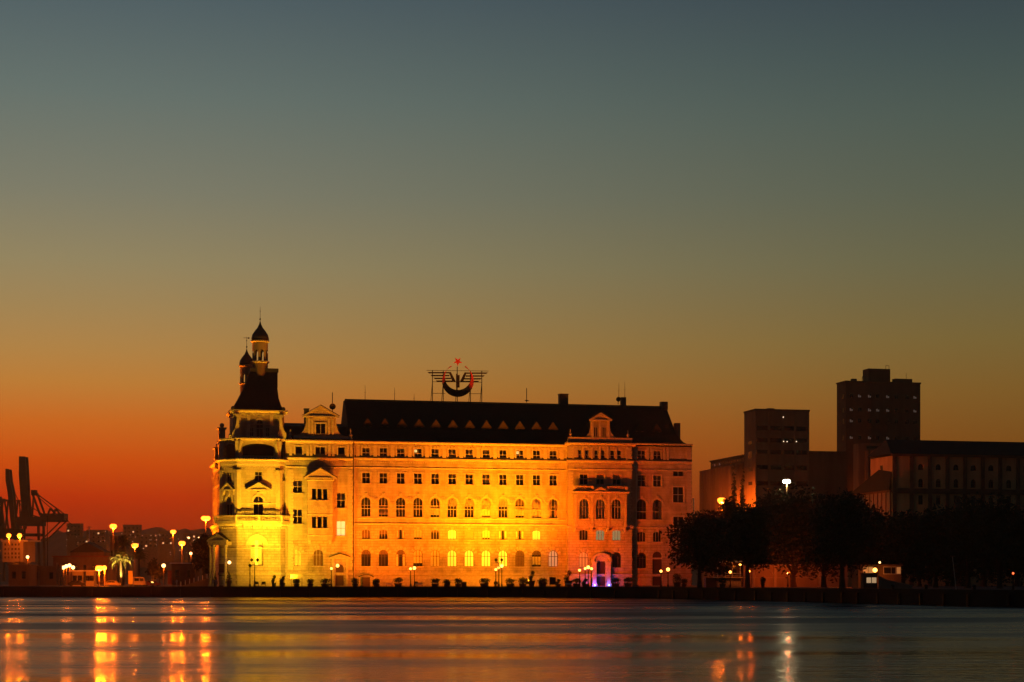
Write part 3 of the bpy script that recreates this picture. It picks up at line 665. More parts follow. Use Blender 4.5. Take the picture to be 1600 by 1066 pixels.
# dormers
yd = 1.6; zd = lambda py: S.z(py, 574, yd)
def dormer(u, z0, w=1.55, bh=1.75, lit=False):
    k = 'dormer'
    if k not in WC:
        WC['dormer'] = MB().box(-w/2-.2, -w/2+.3, 0, 2.2, 0, bh).box(w/2-.3, w/2+.2, 0, 2.2, 0, bh).box(-w/2+.2, w/2-.2, 0, .4, 0, .15).mesh('dormer', BROWN)
        WC['dped'] = MB().plate([(-w/2-.45, bh), (w/2+.45, bh), (0, bh+1.75)], -.25, 2.6).mesh('pediment', mat('dormer_brown_paint', (.035, .02, .013), .8, .3, 2))
        WC['dgl'] = MB().add([(-w/2+.2,.2,.15),(w/2-.2,.2,.15),(w/2-.2,.2,bh),(-w/2+.2,.2,bh)], [(0,1,2,3)]).mesh('pane', mat('dark_dormer_glass', (.02,.018,.02), .12, .2, 2, spec=.6))
        WC['dfr'] = MB().box(-.05, .05, .12, .2, .15, bh).box(-w/2+.2, w/2-.2, .12, .2, bh*.55, bh*.55+.08).mesh('sash', FRAME)
        WC['dro'] = MB().plate([(-w/2-.5, bh-.02), (-w/2-.5, bh+.1), (0, bh+1.92), (w/2+.5, bh+.1), (w/2+.5, bh-.02), (0, bh+1.76)], -.3, 3.2).mesh('dormer_roof', ROOF)
    d = link('dormer', WC['dormer'], st, T(u, yd, z0))
    for nm, kk in (('pediment', 'dped'), ('pane', 'dgl'), ('sash', 'dfr'), ('dormer_roof', 'dro')): link(nm, WC[kk], d)
    return d
for i in range(12): dormer(S.u(574.3, yd)+(S.u(863.6, yd)-S.u(574.3, yd))*i/11, zd(677.5))
for p in (999.5, 1026): dormer(S.u(p, yd), zd(677.5))
# stone gable over the projecting bay front
MGJ = T(0, PJ, 0); zq = lambda py: S.z(py, 938, PJ)
ug = sj(938.3, 660)[0]; q = lambda px: sj(px, 660)[0]
gz0, gz1 = zq(684), zq(656)
MB().plate([(q(923.5), gz1), (q(923.5), gz0+2.6), (q(921), gz0+1.2), (q(916.5), gz0+.35), (q(911), gz0), (q(963.5), gz0), (q(959.5), gz0+.35), (q(955), gz0+1.2), (q(953), gz0+2.6), (q(953), gz1)], 0, .7, MGJ).build('gable_wall', STONE, st)
MB().box(q(924), q(952.6), .7, 5.5, gz0, gz1-.4, MGJ).build('gable_body', ROOF, st)
for p in (930.5, 943.8):
    o = (q(p), zq(683), 6.2/pj, zq(667.5)-zq(683), 0)
    MB().box(o[0]-o[2]/2, o[0]+o[2]/2, -.012, 0, o[1], o[1]+o[3], MGJ).build('inner_wall', DARK, st); window(st, MGJ @ T(0, -.36, 0), o, 'D', None, 1, 0)
for p in (925.6, 937.2, 950.8): MB().box(q(p)-.26, q(p)+.26, -.2, 0, gz0, gz1-.3, MGJ).build('pilaster', TRIM, st)
pediment(st, MGJ, ug, 34/pj, zq(658), zq(645)-zq(658), .45, 'gable_pediment')
MB().box(q(888), q(987.5), -.25, .8, zq(689.3), gz0, MGJ).build('gable_parapet', TRIM, st)
finial(q(891.5), gz0, MGJ, 1.7); finial(q(981.5), gz0, MGJ, 1.7)
# drainpipes
for px_, yl in ((553.3, -.2), (886, -.2), (994, -.25)):
    MB().bar((S.u(px_, yl), yl, .4), (S.u(px_, yl), yl, Zt(697)), .09, n=8).box(S.u(px_, yl)-.18, S.u(px_, yl)+.18, yl-.18, yl+.1, Zt(697)-.5, Zt(697)).build('drainpipe', PIPE, st)
MB().bar((sl(446.8), PL-.2, .4), (sl(446.8), PL-.2, ZL(722)), .09, n=8).build('drainpipe', PIPE, st)
MB().bar((S.u(1083.5, .5), .5, S.z(806, 1083)), (S.u(1083.5, .5), .5, S.z(778, 1083)), .2, n=8).build('drainpipe', PIPE, st)
# ------------------------------------------------------------------ corner tower of the station
PT = -2.0; s_t = lambda px: S.u(px, PT); zt_ = lambda py: S.z(py, 402, PT); pt_ = F/408
ta, tb = s_t(371), s_t(436.5); ch = 3.6; cr = 2.4
plan = [(ta-ch, PT+ch+26), (ta-ch, PT+ch), (ta, PT), (tb, PT), (tb+cr, PT+cr)]
zbal = zt_(817.5); zco = zt_(733)
def shell(pl, z0, z1, mt, name, ops=None, rev=.5):
    mb = MB(); mats = []
    for i, (p, q_) in enumerate(zip(pl, pl[1:])):
        M, l = facet(p, q_); panel(mb, M, 0, l, z0, z1, (ops or {}).get(i, []), rev); mats.append((M, l))
    mb.build(name, mt, st); return mats
def ring(pl, z, h, d, name, m=TRIM, dent=0):
    for i, (p, q_) in enumerate(zip(pl, pl[1:])):
        M, l = facet(p, q_); cornice(st, M, 0, l, z, h, d, name, m, both=False, dent=dent)
        if i < len(pl)-2:                            # mitre block at the corner
            MB().lathe([(d*.35, z), (d*.85, z+h*.5), (d*1.0, z+h*.72), (d*1.0, z+h-.004)], 10, T(q_[0], q_[1], 0)).build('corner_block', m, st)
lf = math.hypot(tb-ta, 0); lc = ch*math.sqrt(2); lcr = cr*math.sqrt(2)
# ground storey
og_t = {2: [(lf/2-.2, zt_(884), 19.5/pt_, zt_(843)-zt_(884), 9.75/pt_)]}
lower = [(plan[0][0]-.3, plan[0][1]), (ta-ch-.3, PT+ch-.3), (ta-.2, PT-.4), (tb+.2, PT-.4), (tb+cr+.2, PT+cr-.2)]
msg = shell(lower, 0, zbal, STONE_R, 'tower_ground_wall', og_t, .9)
window(st, msg[2][0] @ T(0, .5, 0), og_t[2][0], 'Z', None, 2, .0, FRAME)
M2 = msg[2][0]; o = og_t[2][0]; am = MB()
for i in range(14):
    a, b = math.pi*i/14, math.pi*(i+1)/14; zc = o[1]+o[3]-o[4]; r0, r1 = o[2]/2, o[2]/2+1.1
    am.plate([(o[0]+r0*math.cos(a), zc+r0*math.sin(a)), (o[0]+r1*math.cos(a), zc+r1*math.sin(a)), (o[0]+r1*math.cos(b), zc+r1*math.sin(b)), (o[0]+r0*math.cos(b), zc+r0*math.sin(b))], -.14, 0, M2)
am.plate([(o[0]-.3, o[1]+o[3]), (o[0]+.3, o[1]+o[3]), (o[0]+.45, o[1]+o[3]+1.3), (o[0]-.45, o[1]+o[3]+1.3)], -.25, 0, M2); am.build('arch_surround', TRIM, st)
ring(lower, zt_(899), .62, .35, 'plinth_cornice'); ring(lower, zt_(823.5), .8, .6, 'balcony_cornice', dent=.6)
for i in (1, 2, 3): stones(st, msg[i][0], .1, msg[i][1]-.1, .25, zt_(900), 4, 1.35)
ring(lower, zt_(858), .25, .12, 'string_course')
# piano nobile
z1t = zt_(735)
mb = MB(); iv = [(ta-ch+1.2, PT+ch+25), (ta-ch+1.2, PT+ch+.9), (ta+.6, PT+1.3), (tb-.6, PT+1.3), (tb+cr-1.0, PT+cr+.6)]
for p, q_ in zip(iv, iv[1:]): mb.add([(p[0], p[1], .1), (q_[0], q_[1], .1), (q_[0], q_[1], zt_(722)), (p[0], p[1], zt_(722))], [(0, 1, 2, 3)])
mb.build('inner_wall', DARK, st)
ops = {2: [(lf/2, zt_(806), 15.5/pt_, zt_(775)-zt_(806), 7.75/pt_), (lf/2, zt_(752), 11.5/pt_, zt_(737)-zt_(752), 0)],
       1: [(lc/2, zt_(806), 1.9, zt_(776)-zt_(806), .95), (lc/2, zt_(753), 1.5, zt_(738)-zt_(753), 0)],
       3: [(lcr/2, zt_(806), .8, zt_(792)-zt_(806), 0), (lcr/2, zt_(751), .8, zt_(738)-zt_(751), 0)],
       0: [(26-3-5*k, zt_(806), 1.9, zt_(780)-zt_(806), .9) for k in range(5)] + [(26-3-5*k, zt_(755), 1.7, 2.6, 0) for k in range(5)] }
mst = shell(plan, zbal, z1t+.6, STONE, 'tower_wall', ops)
for i in ops:
    for k, o in enumerate(ops[i]):
        window(st, mst[i][0], o, {2: ['H', 'D'], 1: ['H', 'D'], 3: ['F', 'w'], 0: ['D']*10}[i][k], 'arch' if o[4] and i < 3 else 'sill', 1, .6)
for i, w_, pz in ((2, 5.2, 768), (1, 3.6, 768)):
    M, l = mst[i]; pediment(st, M, l/2, w_, zt_(pz-1), zt_(755)-zt_(768), .6)
    for s in (-1, 1): MB().box(l/2+s*w_*.42-.2, l/2+s*w_*.42+.2, -.35, 0, zt_(773), zt_(767), M).build('bracket', TRIM, st)
    cornice(st, M, .5, l-.5, zt_(787), .16, .1, 'string_course', both=False)
for i, us_ in ((2, (.35, lf-.35)), (1, (.35, lc-.35)), (3, (.3,)), (0, tuple(26-.5-5*k for k in range(6)))):
    for u in us_:
        M = mst[i][0]
        MB().box(u-.42, u+.42, -.22, 0, zbal, zt_(739), M).box(u-.6, u+.6, -.38, 0, zt_(739), zt_(734.5), M).box(u-.58, u+.58, -.36, 0, zbal, zbal+.6, M).build('pilaster', TRIM, st)
ring(plan, zt_(731), 1.5, .22, 'frieze', CARVE, dent=.7); ring(plan, zt_(721.5), .55, .9, 'tower_cornice')
# balconies
bp = [(ta-ch-1.3, PT+ch+2), (ta-ch-1.3, PT+ch-.5), (ta-.5, PT-1.5), (tb+.5, PT-1.5), (tb+cr+.9, PT+cr-.6)]
slab = MB(); pts3 = bp+[(tb+cr, PT+cr), (tb, PT), (ta, PT), (ta-ch, PT+ch), (ta-ch, PT+ch+2)]
n = len(pts3); slab.add([(x, y, zbal-.05) for x, y in pts3]+[(x, y, zbal+.3) for x, y in pts3], [(3,2,7,6), (2,1,8,7), (1,0,9,8), (4,3,6,5), (n+2,n+3,n+6,n+7), (n+1,n+2,n+7,n+8), (n,n+1,n+8,n+9), (n+3,n+4,n+5,n+6)]+[(i, i+1, n+i+1, n+i) for i in range(4)])
slab.build('balcony', TRIM, st)
for p, q_ in zip(bp, bp[1:]):
    M, l = facet(p, q_); balustrade(st, M, .1, l-.1, zbal+.3, zt_(805.5)-zbal-.3, .15)
for u in (lf*.15, lf*.38, lf*.62, lf*.85): MB().plate([(u-.3, zbal-.05), (u+.3, zbal-.05), (u+.2, zbal-1.4), (u-.2, zbal-1.4)], .15, 1.05, mst[2][0] @ T(0, -1.5, 0)).build('corbel', TRIM, st)
# loggia storey
zl0, zl1 = zt_(719.5), zt_(689)
ins = 1.7
plan2 = [(ta-ch+ins, PT+ch+12), (ta-ch+ins, PT+ch+.8), (ta+.7, PT+ins), (tb-.7, PT+ins), (tb+cr-ins+1.0, PT+cr+.8)]
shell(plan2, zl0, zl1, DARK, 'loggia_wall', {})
plan3 = [(ta-ch+.4, PT+ch+12), (ta-ch+.4, PT+ch+.2), (ta+.2, PT+.4), (tb-.2, PT+.4), (tb+cr-.4, PT+cr+.2)]
for i in (1, 2, 3):
    M, l = facet(plan3[i], plan3[i+1])
    for u in (.0, l):
        MB().box(u-.55, u+.55, -.05, .9, zl0, zl1-.5, M).box(u-.75, u+.75, -.3, 1.0, zl1-.55, zl1-.02, M).plate([(u-.5, zl0+.9), (u+.5, zl0+.9), (u+.75, zl1-.6), (u-.75, zl1-.6)], -.28, -.05, M).build('pier', TRIM, st)
    n = 8; am = MB()
    pts_a = [(l/2+(l/2-.5)*math.cos(math.pi*k/n), zl1-2.0+1.4*math.sin(math.pi*k/n)) for k in range(n+1)]
    for a, b in zip(pts_a, pts_a[1:]): am.add([(a[0],.1,a[1]),(a[0],.1,zl1),(b[0],.1,zl1),(b[0],.1,b[1])], [(0,1,2,3)], M)
    am.build('loggia_arch', STONE, st)
    if i == 2: balustrade(st, M, .6, l-.6, zl0, 1.1, .3)
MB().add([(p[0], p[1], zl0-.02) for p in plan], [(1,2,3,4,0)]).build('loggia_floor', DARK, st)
ring(plan3, zl1-.05, .7, .55, 'loggia_cornice'); 
MB().add([(p[0], p[1], zl1+.6) for p in plan3], [(1,2,3,4,0)]).build('terrace_floor', LEAD, st)
# clock storey
zu0, zu1 = zl1+.6, zt_(645)
ua_, ub_ = S.u(364, PT+2), S.u(444, PT+2); yu = PT+2.0
lu = ub_-ua_
uplan = [(ua_, yu+lu*.95), (ua_, yu), (ub_, yu), (ub_, yu+lu*.95)]
pu = F/411; cu = S.u(406, yu)-ua_
uops = {1: [(cu, S.z(683, 406, yu), 11/pu, S.z(656, 406, yu)-S.z(683, 406, yu), 5.5/pu), (S.u(393.5, yu)-ua_, S.z(682, 406, yu), 6/pu, 2.1, 0), (S.u(418.5, yu)-ua_, S.z(682, 406, yu), 6/pu, 2.1, 0)]}
msu = shell(uplan, zu0, zu1, STONE, 'tower_top_wall', uops)
for k, o in enumerate(uops[1]): window(st, msu[1][0], o, 'D', 'arch' if k == 0 else 'sill', 1, .5)
MB().box(ua_+.6, ub_-.6, yu+.9, yu+1.0, zu0, zu1).build('inner_wall', DARK, st)
M = msu[1][0]
for p in (374, 388.5, 424, 436): u = S.u(p, yu)-ua_; MB().box(u-.35, u+.35, -.2, 0, zu0, zu1-.3, M).build('pilaster', TRIM, st)
cornice(st, M, S.u(386, yu)-ua_, S.u(428, yu)-ua_, S.z(664, 406, yu), .2, .12, 'string_course', both=False)
for p in (369, 440):                                # scroll buttresses at the tower corners
    u = S.u(p, yu)-ua_; s = -1 if p < 400 else 1
    MB().plate([(u-s*.6, zu0), (u+s*.9, zu0), (u+s*1.0, zu0+1.2), (u+s*.3, zu0+2.2), (u-s*.1, zu1-1.2), (u+s*.5, zu1-.3), (u-s*.6, zu1-.3)], -1.1, .2, M).build('scroll_buttress', TRIM, st)
for i in range(3): cornice(st, msu[i][0], 0, msu[i][1], zu1-.1, .85, .75, 'tower_eave', dent=.7 if i == 1 else 0)
finial(ta-1.6, zl1+.6, T(0, PT+1.0, 0), 1.6); finial(tb-.2, zl1+.6, T(0, PT+.5, 0), 1.6)
# tower roof: concave mansard with a small flat top
zb0, ztop = zu1+.75, S.z(578, 410, PT+7); yc = PT+2+lu*.5
def rr(k, ul, ur, hw): return [(ul, yc-hw, k), (ur, yc-hw, k), (ur, yc+hw, k), (ul, yc+hw, k)]
lv = [(641.5, 361.5, 444.5, lu*.56), (634, 367, 439.5, lu*.5), (622, 374, 435.5, lu*.42), (606, 382, 433.5, lu*.33), (578, 392.5, 432.5, lu*.2)]
vs = []; fs = []
for k, (py, p0, p1, hw) in enumerate(lv):
    y_ = yc-hw; vs += rr(S.z(py, 410, y_), S.u(p0, y_), S.u(p1, y_), hw)
for k in range(len(lv)-1):
    for i in range(4): fs.append((k*4+i, k*4+(i+1) % 4, k*4+4+(i+1) % 4, k*4+4+i))
fs += [tuple(range(len(vs)-4, len(vs)))]
tr_ = MB().add(vs, fs).build('tower_roof', ROOF, st)
y_ = yc-lv[-1][3]; zt1 = S.z(578, 410, y_)
MB().box(S.u(391.5, y_), S.u(435, y_), y_-.35, yc+lv[-1][3]+.35, zt1-.5, zt1+.35).build('roof_curb', LEAD, tr_)
MB().box(S.u(427, y_), S.u(433.8, y_), y_-.1, y_+2, S.z(606, 430, y_), zt1-.3).build('chimney', LEAD, tr_)
for p in (442.5, 364): MB().ball((S.u(p, yu), yu-.2, zb0+.35), .5, 10).bar((S.u(p, yu), yu-.2, zb0-.2), (S.u(p, yu), yu-.2, zb0), .35).build('ball_finial', LEAD, tr_)
def turret(u, y, zbase, zpl, sc_, name='turret', zcap=None, vane=0):
    t = link(name, None, st, T(u, y, zpl))
    r = 1.85*sc_; H0 = 4.6*sc_
    MB().lathe([(r*.98, zbase-zpl), (r*.98, -.05)], 16).build('turret_base', CONCD, t)
    MB().lathe([(r*1.02, -.45), (r*1.18, -.3), (r*1.18, -.02), (r, 0)], 20).build('turret_cornice', TRIM, t)
    sh = MB(); na = 8
    for i in range(na):                              # arcade: a ring of arched openings
        a0, a1 = 2*math.pi*(i-.5)/na+.2, 2*math.pi*(i+.5)/na+.2
        def at(a, rr_, z): return (rr_*math.cos(a), rr_*math.sin(a), z)
        w = (a1-a0); hw = w*.3; ac = (a0+a1)/2
        zs_ = H0*.42; top = H0*.58
        for ri, flip in ((r, 0), (r*.86, 1)):
            def qd(*ps): sh.add(ps, [tuple(range(len(ps)))])
            qd(at(a0, ri, 0), at(ac-hw, ri, 0), at(ac-hw, ri, zs_), at(a0, ri, zs_)); qd(at(ac+hw, ri, 0), at(a1, ri, 0), at(a1, ri, zs_), at(ac+hw, ri, zs_))
            pa = [(ac+hw*math.cos(math.pi*k/6), zs_+(top-zs_)*math.sin(math.pi*k/6)) for k in range(7)]
            qd(at(a0, ri, zs_), at(ac-hw, ri, zs_), at(ac-hw, ri, H0), at(a0, ri, H0)); qd(at(ac+hw, ri, zs_), at(a1, ri, zs_), at(a1, ri, H0), at(ac+hw, ri, H0))
            for (b0, h0), (b1, h1) in zip(pa, pa[1:]): qd(at(b0, ri, h0), at(b1, ri, h1), at(b1, ri, H0), at(b0, ri, H0))
        for b_ in (ac-hw, ac+hw): sh.add([at(b_, r, 0), at(b_, r*.86, 0), at(b_, r*.86, zs_), at(b_, r, zs_)], [(0,1,2,3)])
    sh.build('turret_arcade', PLAST, t)
    MB().lathe([(r*1.04, H0-.2), (r*1.2, H0), (r*1.2, H0+.22), (r, H0+.3)], 20).build('turret_eave', TRIM, t)
    MB().lathe([(r*1.1, H0+.3), (r*1.12, H0+.9*sc_), (r*1.0, H0+1.7*sc_), (r*.68, H0+2.6*sc_), (r*.34, H0+3.4*sc_), (r*.14, H0+4.2*sc_), (.05, H0+5*sc_)], 20).build('dome', COPPER, t, smooth=True)
    zz = H0+5*sc_; sp = MB().bar((0, 0, zz-.1), (0, 0, zz+3.4*sc_), .06, .03).ball((0, 0, zz+.4), .2).ball((0, 0, zz+2.3*sc_), .13)
    if vane: sp.bar((-.75, 0, zz+2.5), (.75, 0, zz+2.5), .06); sp.ball((.45, 0, zz+2.5), .2)
    sp.build('spire_rod', IRON, t)
yt = yc-1.2; zT = S.z(565, 406.5, yt); turret(S.u(406.5, yt), yt, zt1-1.5, zT, .98, zcap=0)
yt2 = yc+6; zT2 = S.z(598.5, 386, yt2); turret(S.u(385.5, yt2), yt2, zu1, zT2, .84, vane=1)
# left wing side: little turret blocks along the side wall seen edge-on
for k, (px_, y0, y1, yl) in enumerate(((341, 699, 733, 8), (347, 668, 722, 4))):
    u0_, u1_ = S.u(px_-5, yl), S.u(px_+5, yl)
    w_ = MB().box(u0_, u1_, yl, yl+3, S.z(y1, px_, yl), S.z(y0+2, px_, yl)).box(u0_-.3, u1_+.3, yl-.3, yl+3.3, S.z(y0+2, px_, yl), S.z(y0, px_, yl)).box(u0_-.15, u1_+.15, yl-.15, yl+3.15, S.z((y0+y1)/2+1, px_, yl), S.z((y0+y1)/2-1, px_, yl)).build('side_gable', STONE, st)
    MB().ball(((u0_+u1_)/2, yl+.5, S.z(y0, px_, yl)+.5), .55).build('ball_finial', TRIM, w_)
    MB().box(u0_+.5, u1_-.5, yl-.02, yl+.05, S.z((y0+y1)/2+10, px_, yl), S.z((y0+y1)/2+4, px_, yl)).build('inner_wall', DARK, w_)
# porch on the tower's left corner
Mp, lp = facet(lower[1], lower[2]); up0 = 1.2
pc = MB(); zph = zt_(852)
for u in (up0-2.6, up0-1.6, up0+1.9): pc.lathe([(.5, 0), (.5, .5), (.34, .6), (.3, zph-.6), (.5, zph-.2), (.5, zph)], 12, Mp @ T(u, -1.3, 0))
pc = pc.build('porch', TRIM, st)
MB().box(up0-3.1, up0+2.5, -1.75, 0, zph, zph+.8, Mp).build('porch_entablature', CARVE, pc)
pediment(pc, Mp @ T(0, -1.3, 0), up0-.3, 5.6, zph+.8, 2.0, .5, 'porch_pediment')
MB().plate([(up0-3.1, zph+.8), (up0+2.5, zph+.8), (up0-.3, zph+2.7)], -1.3, 0, Mp).build('porch_roof', ROOF, pc)
MB().box(up0-1.2, up0+1.4, -.08, .02, 0, 5.2, Mp).build('door', WOODD, st)
# ------------------------------------------------------------------ things on the station roof
def roofpt(px, py, yl): u, z = S(px, py, yl); return S.M @ Vector((u, yl, z))
yS = RD+.6
q2 = lambda x, y: S(660+x/11.85, 550+y/11.85, yS)
sg = thing('rooftop_emblem_sign', 'winged crescent and red star emblem on steel frame above the roof ridge', 'sign', S.M)
zr_s = zr0-.25
def bars(lst, r, name, m_, parent, dy=0):
    mb = MB()
    for a, b in lst:
        p, q_ = q2(*a), q2(*b); mb.bar((p[0], yS+dy, p[1]), (q_[0], yS+dy, q_[1]), r)
    return mb.build(name, m_, parent)
for x in (190, 390, 650, 895, 1105):
    top = {190: 335, 390: 350, 650: 270, 895: 350, 1105: 345}[x]
    u, z = q2(x, top); mb = MB().bar((u, yS+.35, zr_s), (u, yS+.35, z), .1)
    mb.bar((u-.25, yS+2.6, zr_s-2.5), (u, yS+.35, z-(z-zr_s)*.35), .07); mb.build('post', IRON, sg)
bars([((80, 338), (1228, 352))], .06, 'rail', IRON, sg, .35); bars([((190, 550), (1105, 560))], .06, 'rail', IRON, sg, .35); bars([((190, 765), (430, 765)), ((870, 772), (1105, 772))], .06, 'rail', IRON, sg, .35)
for y_, xl, xr_ in ((385, 95, 520), (438, 150, 500), (490, 205, 530), (541, 250, 600)):
    for s in (0, 1):
        pl = [(xl, y_-12), (xr_, y_-12), (xr_, y_+13), (xl+28, y_+13)]
        if s: pl = [(1306-x, y+8) for x, y in pl]
        MB().plate([q2(*p) for p in pl], yS-.05, yS+.15).build('wing_bar', CAST, sg)
for s in (0, 1):
    pl = [(485, 375), (525, 372), (618, 552), (556, 556)]
    if s: pl = [(1306-x, y+6) for x, y in pl]
    MB().plate([q2(*p) for p in pl], yS-.12, yS-.06).build('wing_root', CAST, sg)
MB().plate([q2(625, 405), q2(650, 405), q2(650, 430), q2(685, 430), q2(685, 660), q2(625, 660)], yS-.3, yS+.2).build('hub', CAST, sg)
cx, cyy, ro_, yi, ri_ = 652, 545, 292, 466, 243
outer = []; inner = []
a_t = math.atan2(-280, 128)
a0 = math.atan2(265-cyy, 785-cx); a1 = math.atan2(265-cyy, 530-cx)
N_ = 40
aa0, aa1 = a0, a1+2*math.pi
aa1 = a1 if a1 > a0 else a1+2*math.pi
aa = [a0+(2*math.pi-(a0-a1))*0 for _ in range(0)]
st_a, en_a = a0, a1+2*math.pi                       # run from the right tip down round to the left tip
outer = [(cx+ro_*math.cos(st_a+(en_a-st_a)*i/N_), cyy+ro_*math.sin(st_a+(en_a-st_a)*i/N_)) for i in range(N_+1)]
b0 = math.atan2(268-yi, 783-cx); b1 = math.atan2(268-yi, 530-cx)+2*math.pi
inner = [(cx+ri_*math.cos(b0+(b1-b0)*i/N_), yi+ri_*math.sin(b0+(b1-b0)*i/N_)) for i in range(N_+1)]
def ribbon(i0, i1, y0, y1, m_, name, par):
    mb = MB()
    for i in range(i0, i1): mb.plate([q2(*outer[i]), q2(*outer[i+1]), q2(*inner[i+1]), q2(*inner[i])], y0, y1)
    return mb.build(name, m_, par)
cr_ = ribbon(0, N_, yS-.5, yS-.25, CAST, 'crescent', sg)
ribbon(0, 13, yS-.56, yS-.51, NEON, 'crescent_light', cr_); ribbon(N_-10, N_, yS-.56, yS-.51, NEON, 'crescent_light', cr_)
sp_ = []
for i in range(10):
    a = math.pi/2+math.pi*i/5; rr_ = 86 if i % 2 == 0 else 34
    sp_.append(q2(655+rr_*math.cos(a), 178+rr_*math.sin(a)*.98))
MB().plate(sp_, yS-.2, yS+.1).build('star', STARP, sg)
# aerials and dishes
for px_, y0, y1, lab in ((570.5, 602, 626, 'thin mast aerial nearest the left end of the long ridge'), (616.5, 606, 626, 'second thin mast aerial along the long ridge, left of the emblem'),
                         (967, 598, 626, 'thin aerial beside the small chimney with the dish'), (976.3, 597, 623, 'tallest thin aerial standing on the small chimney'), (647, 616, 627, 'very short faint rod on the ridge just left of the emblem frame')):
    u, z0 = S(px_, y1, RD); z1 = S.z(y0, px_, RD)
    t = thing('aerial', lab, 'aerial', S.M @ T(u, RD, z0-.3), 'aerials on the station roof')
    MB().bar((0, 0, 0), (0, 0, z1-z0+.3), .07, .03).build('mast', IRON, t); MB().bar((-.3, 0, (z1-z0)*.6), (.3, 0, (z1-z0)*.62), .025).build('crossbar', IRON, t)
def dish(px_, py, r, yl, zfoot_py, lab, rod=0, ang=20):
    u, z = S(px_, py, yl); zf = S.z(zfoot_py, px_, yl)
    t = thing('satellite_dish', lab, 'satellite dish', S.M @ T(u, yl, zf), 'dishes on the station roof')
    MB().bar((0, .1, 0), (0, .1, z-zf+rod), .09).build('pole', IRON, t)
    MB().lathe([(.02, .25*r), (r*.5, .12*r), (r, 0), (r*.97, .06), (r*.5, .18*r+.04), (.02, .25*r+.05)], 18, T(0, -.15, z-zf) @ Matrix.Rotation(R(-90+ang), 4, 'X')).build('reflector', IRON, t)
dish(519.5, 635.5, .75, 2.5, 651, 'round satellite dish on a pole beside the left stone gable', 3.3)
dish(823, 626, .55, RD, 629, 'small upturned dish with rod on the ridge left of the big chimney', 3, -75)
dish(966, 624, .6, RD-.9, 632, 'small round dish at the left side of the slim right chimney', .4)
# ------------------------------------------------------------------ vegetation
def leafmass(mb, lobes, n, size, seed):
    rnd = random.Random(seed); tot = sum(l[3]*l[4]*l[5] for l in lobes)
    for (x, y, z, a, b, c) in lobes:
        k = max(8, int(n*a*b*c/tot))
        for _ in range(k):
            while True:
                v = Vector((rnd.gauss(0, 1), rnd.gauss(0, 1), rnd.gauss(0, 1)))
                if v.length > .01: break
            v.normalize(); rad = rnd.random()**.42*(1+.12*rnd.gauss(0, 1))
            c_ = Vector((x+v.x*a*rad, y+v.y*b*rad, z+v.z*c*rad)); s = size*rnd.uniform(.6, 1.35)
            d1 = Vector((rnd.gauss(0, 1), rnd.gauss(0, 1), rnd.gauss(0, .7))).normalized(); d2 = d1.cross(Vector((rnd.gauss(0, 1), rnd.gauss(0, 1), rnd.gauss(0, 1)))).normalized()
            mb.add([c_-d1*s, c_+d2*s*.5, c_+d1*s, c_-d2*s*.5], [(0,1,2,3)])
    return mb
def tree(px, D, y_top, y_low, y_foot, half, label, seed, n=4200, group='trees along the waterfront', name='broadleaf_tree', leaf=LEAF, lean=0, zfoot=GZ, size=None):
    half *= 1.18; n = int(n*1.25); o = G(px, D, zfoot); k = D/F; top = (y_foot-y_top)*k; low = (y_foot-y_low)*k; w = half*k
    rnd = random.Random(seed); t = thing(name, label, 'tree', Matrix.Translation(o), group)
    tk = MB(); r = max(.18, top*.028); fork = max(.8, low*1.0)
    pts_ = [Vector((0, 0, -.1)), Vector((lean*.3+rnd.uniform(-.1, .1), 0, fork*.5)), Vector((lean, rnd.uniform(-.2, .2), fork))]
    tk.bar(pts_[0], pts_[1], r*1.35, r, 9); tk.bar(pts_[1], pts_[2], r, r*.85, 9)
    lobes = []; H_ = top-low; nl = 11
    for i in range(nl):
        a = 2*math.pi*i/nl*2.4+rnd.uniform(-.4, .4); f = (i+.5)/nl; zz = low+H_*(.1+.82*f)
        rad = w*(.62*math.sin(math.pi*min(1, .22+f*.72)))*rnd.uniform(.75, 1.1)
        sx_ = w*rnd.uniform(.4, .58); lobes.append((lean+rad*math.cos(a), rad*math.sin(a), zz, sx_, sx_, H_*rnd.uniform(.15, .24)+.3))
        if i % 2 == 0: e = Vector((lean+rad*math.cos(a)*.75, rad*math.sin(a)*.75, zz)); mid = pts_[2]+(e-pts_[2])*.5+Vector((0, 0, .3)); tk.bar(pts_[2], mid, r*.5, r*.32, 6); tk.bar(mid, e, r*.32, r*.1, 6)
    lobes.append((lean, 0, low+H_*.55, w*.55, w*.55, H_*.36))
    tk.build('trunk', BARK, t)
    leafmass(MB(), lobes, n, size or max(.28, D*.0011), seed).build('crown', leaf, t)
    return t
tree(1093, 336, 806, 893, 919.3, 52, 'wide leafy tree covering the right end of the station front', 11, 5200)
tree(1168, 345, 792, 886, 918.8, 42, 'leafy tree standing in front of the kiosk with the lit canopy', 12, 5000)
tree(1316, 290, 772, 888, 920.6, 46, 'tall broad tree with a short dark trunk before the orange wall', 13, 5200)
tree(1240, 380, 772, 900, 917.7, 46, 'broad dark tree behind the orange wall under the white mast lamp', 14, 4600)
tree(1198, 410, 770, 905, 917, 40, 'tree behind the kiosk tree, its crown below the white mast lamp', 15, 4000)
tree(1287, 360, 776, 900, 918, 32, 'narrower tree between the mast lamp and the tall broad tree', 16, 3600)
tree(1362, 360, 800, 900, 918, 36, 'low dark tree directly behind the guard booth', 17, 3600)
tree(1412, 345, 806, 902, 918.5, 42, 'dark rounded tree to the right of the guard booth', 18, 4000)
tree(1462, 355, 797, 903, 918.4, 40, 'dark tree below the third round window of the warehouse', 19, 4000)
tree(1512, 330, 782, 900, 919, 44, 'tall dark tree below the gabled dormer of the warehouse', 20, 4400)
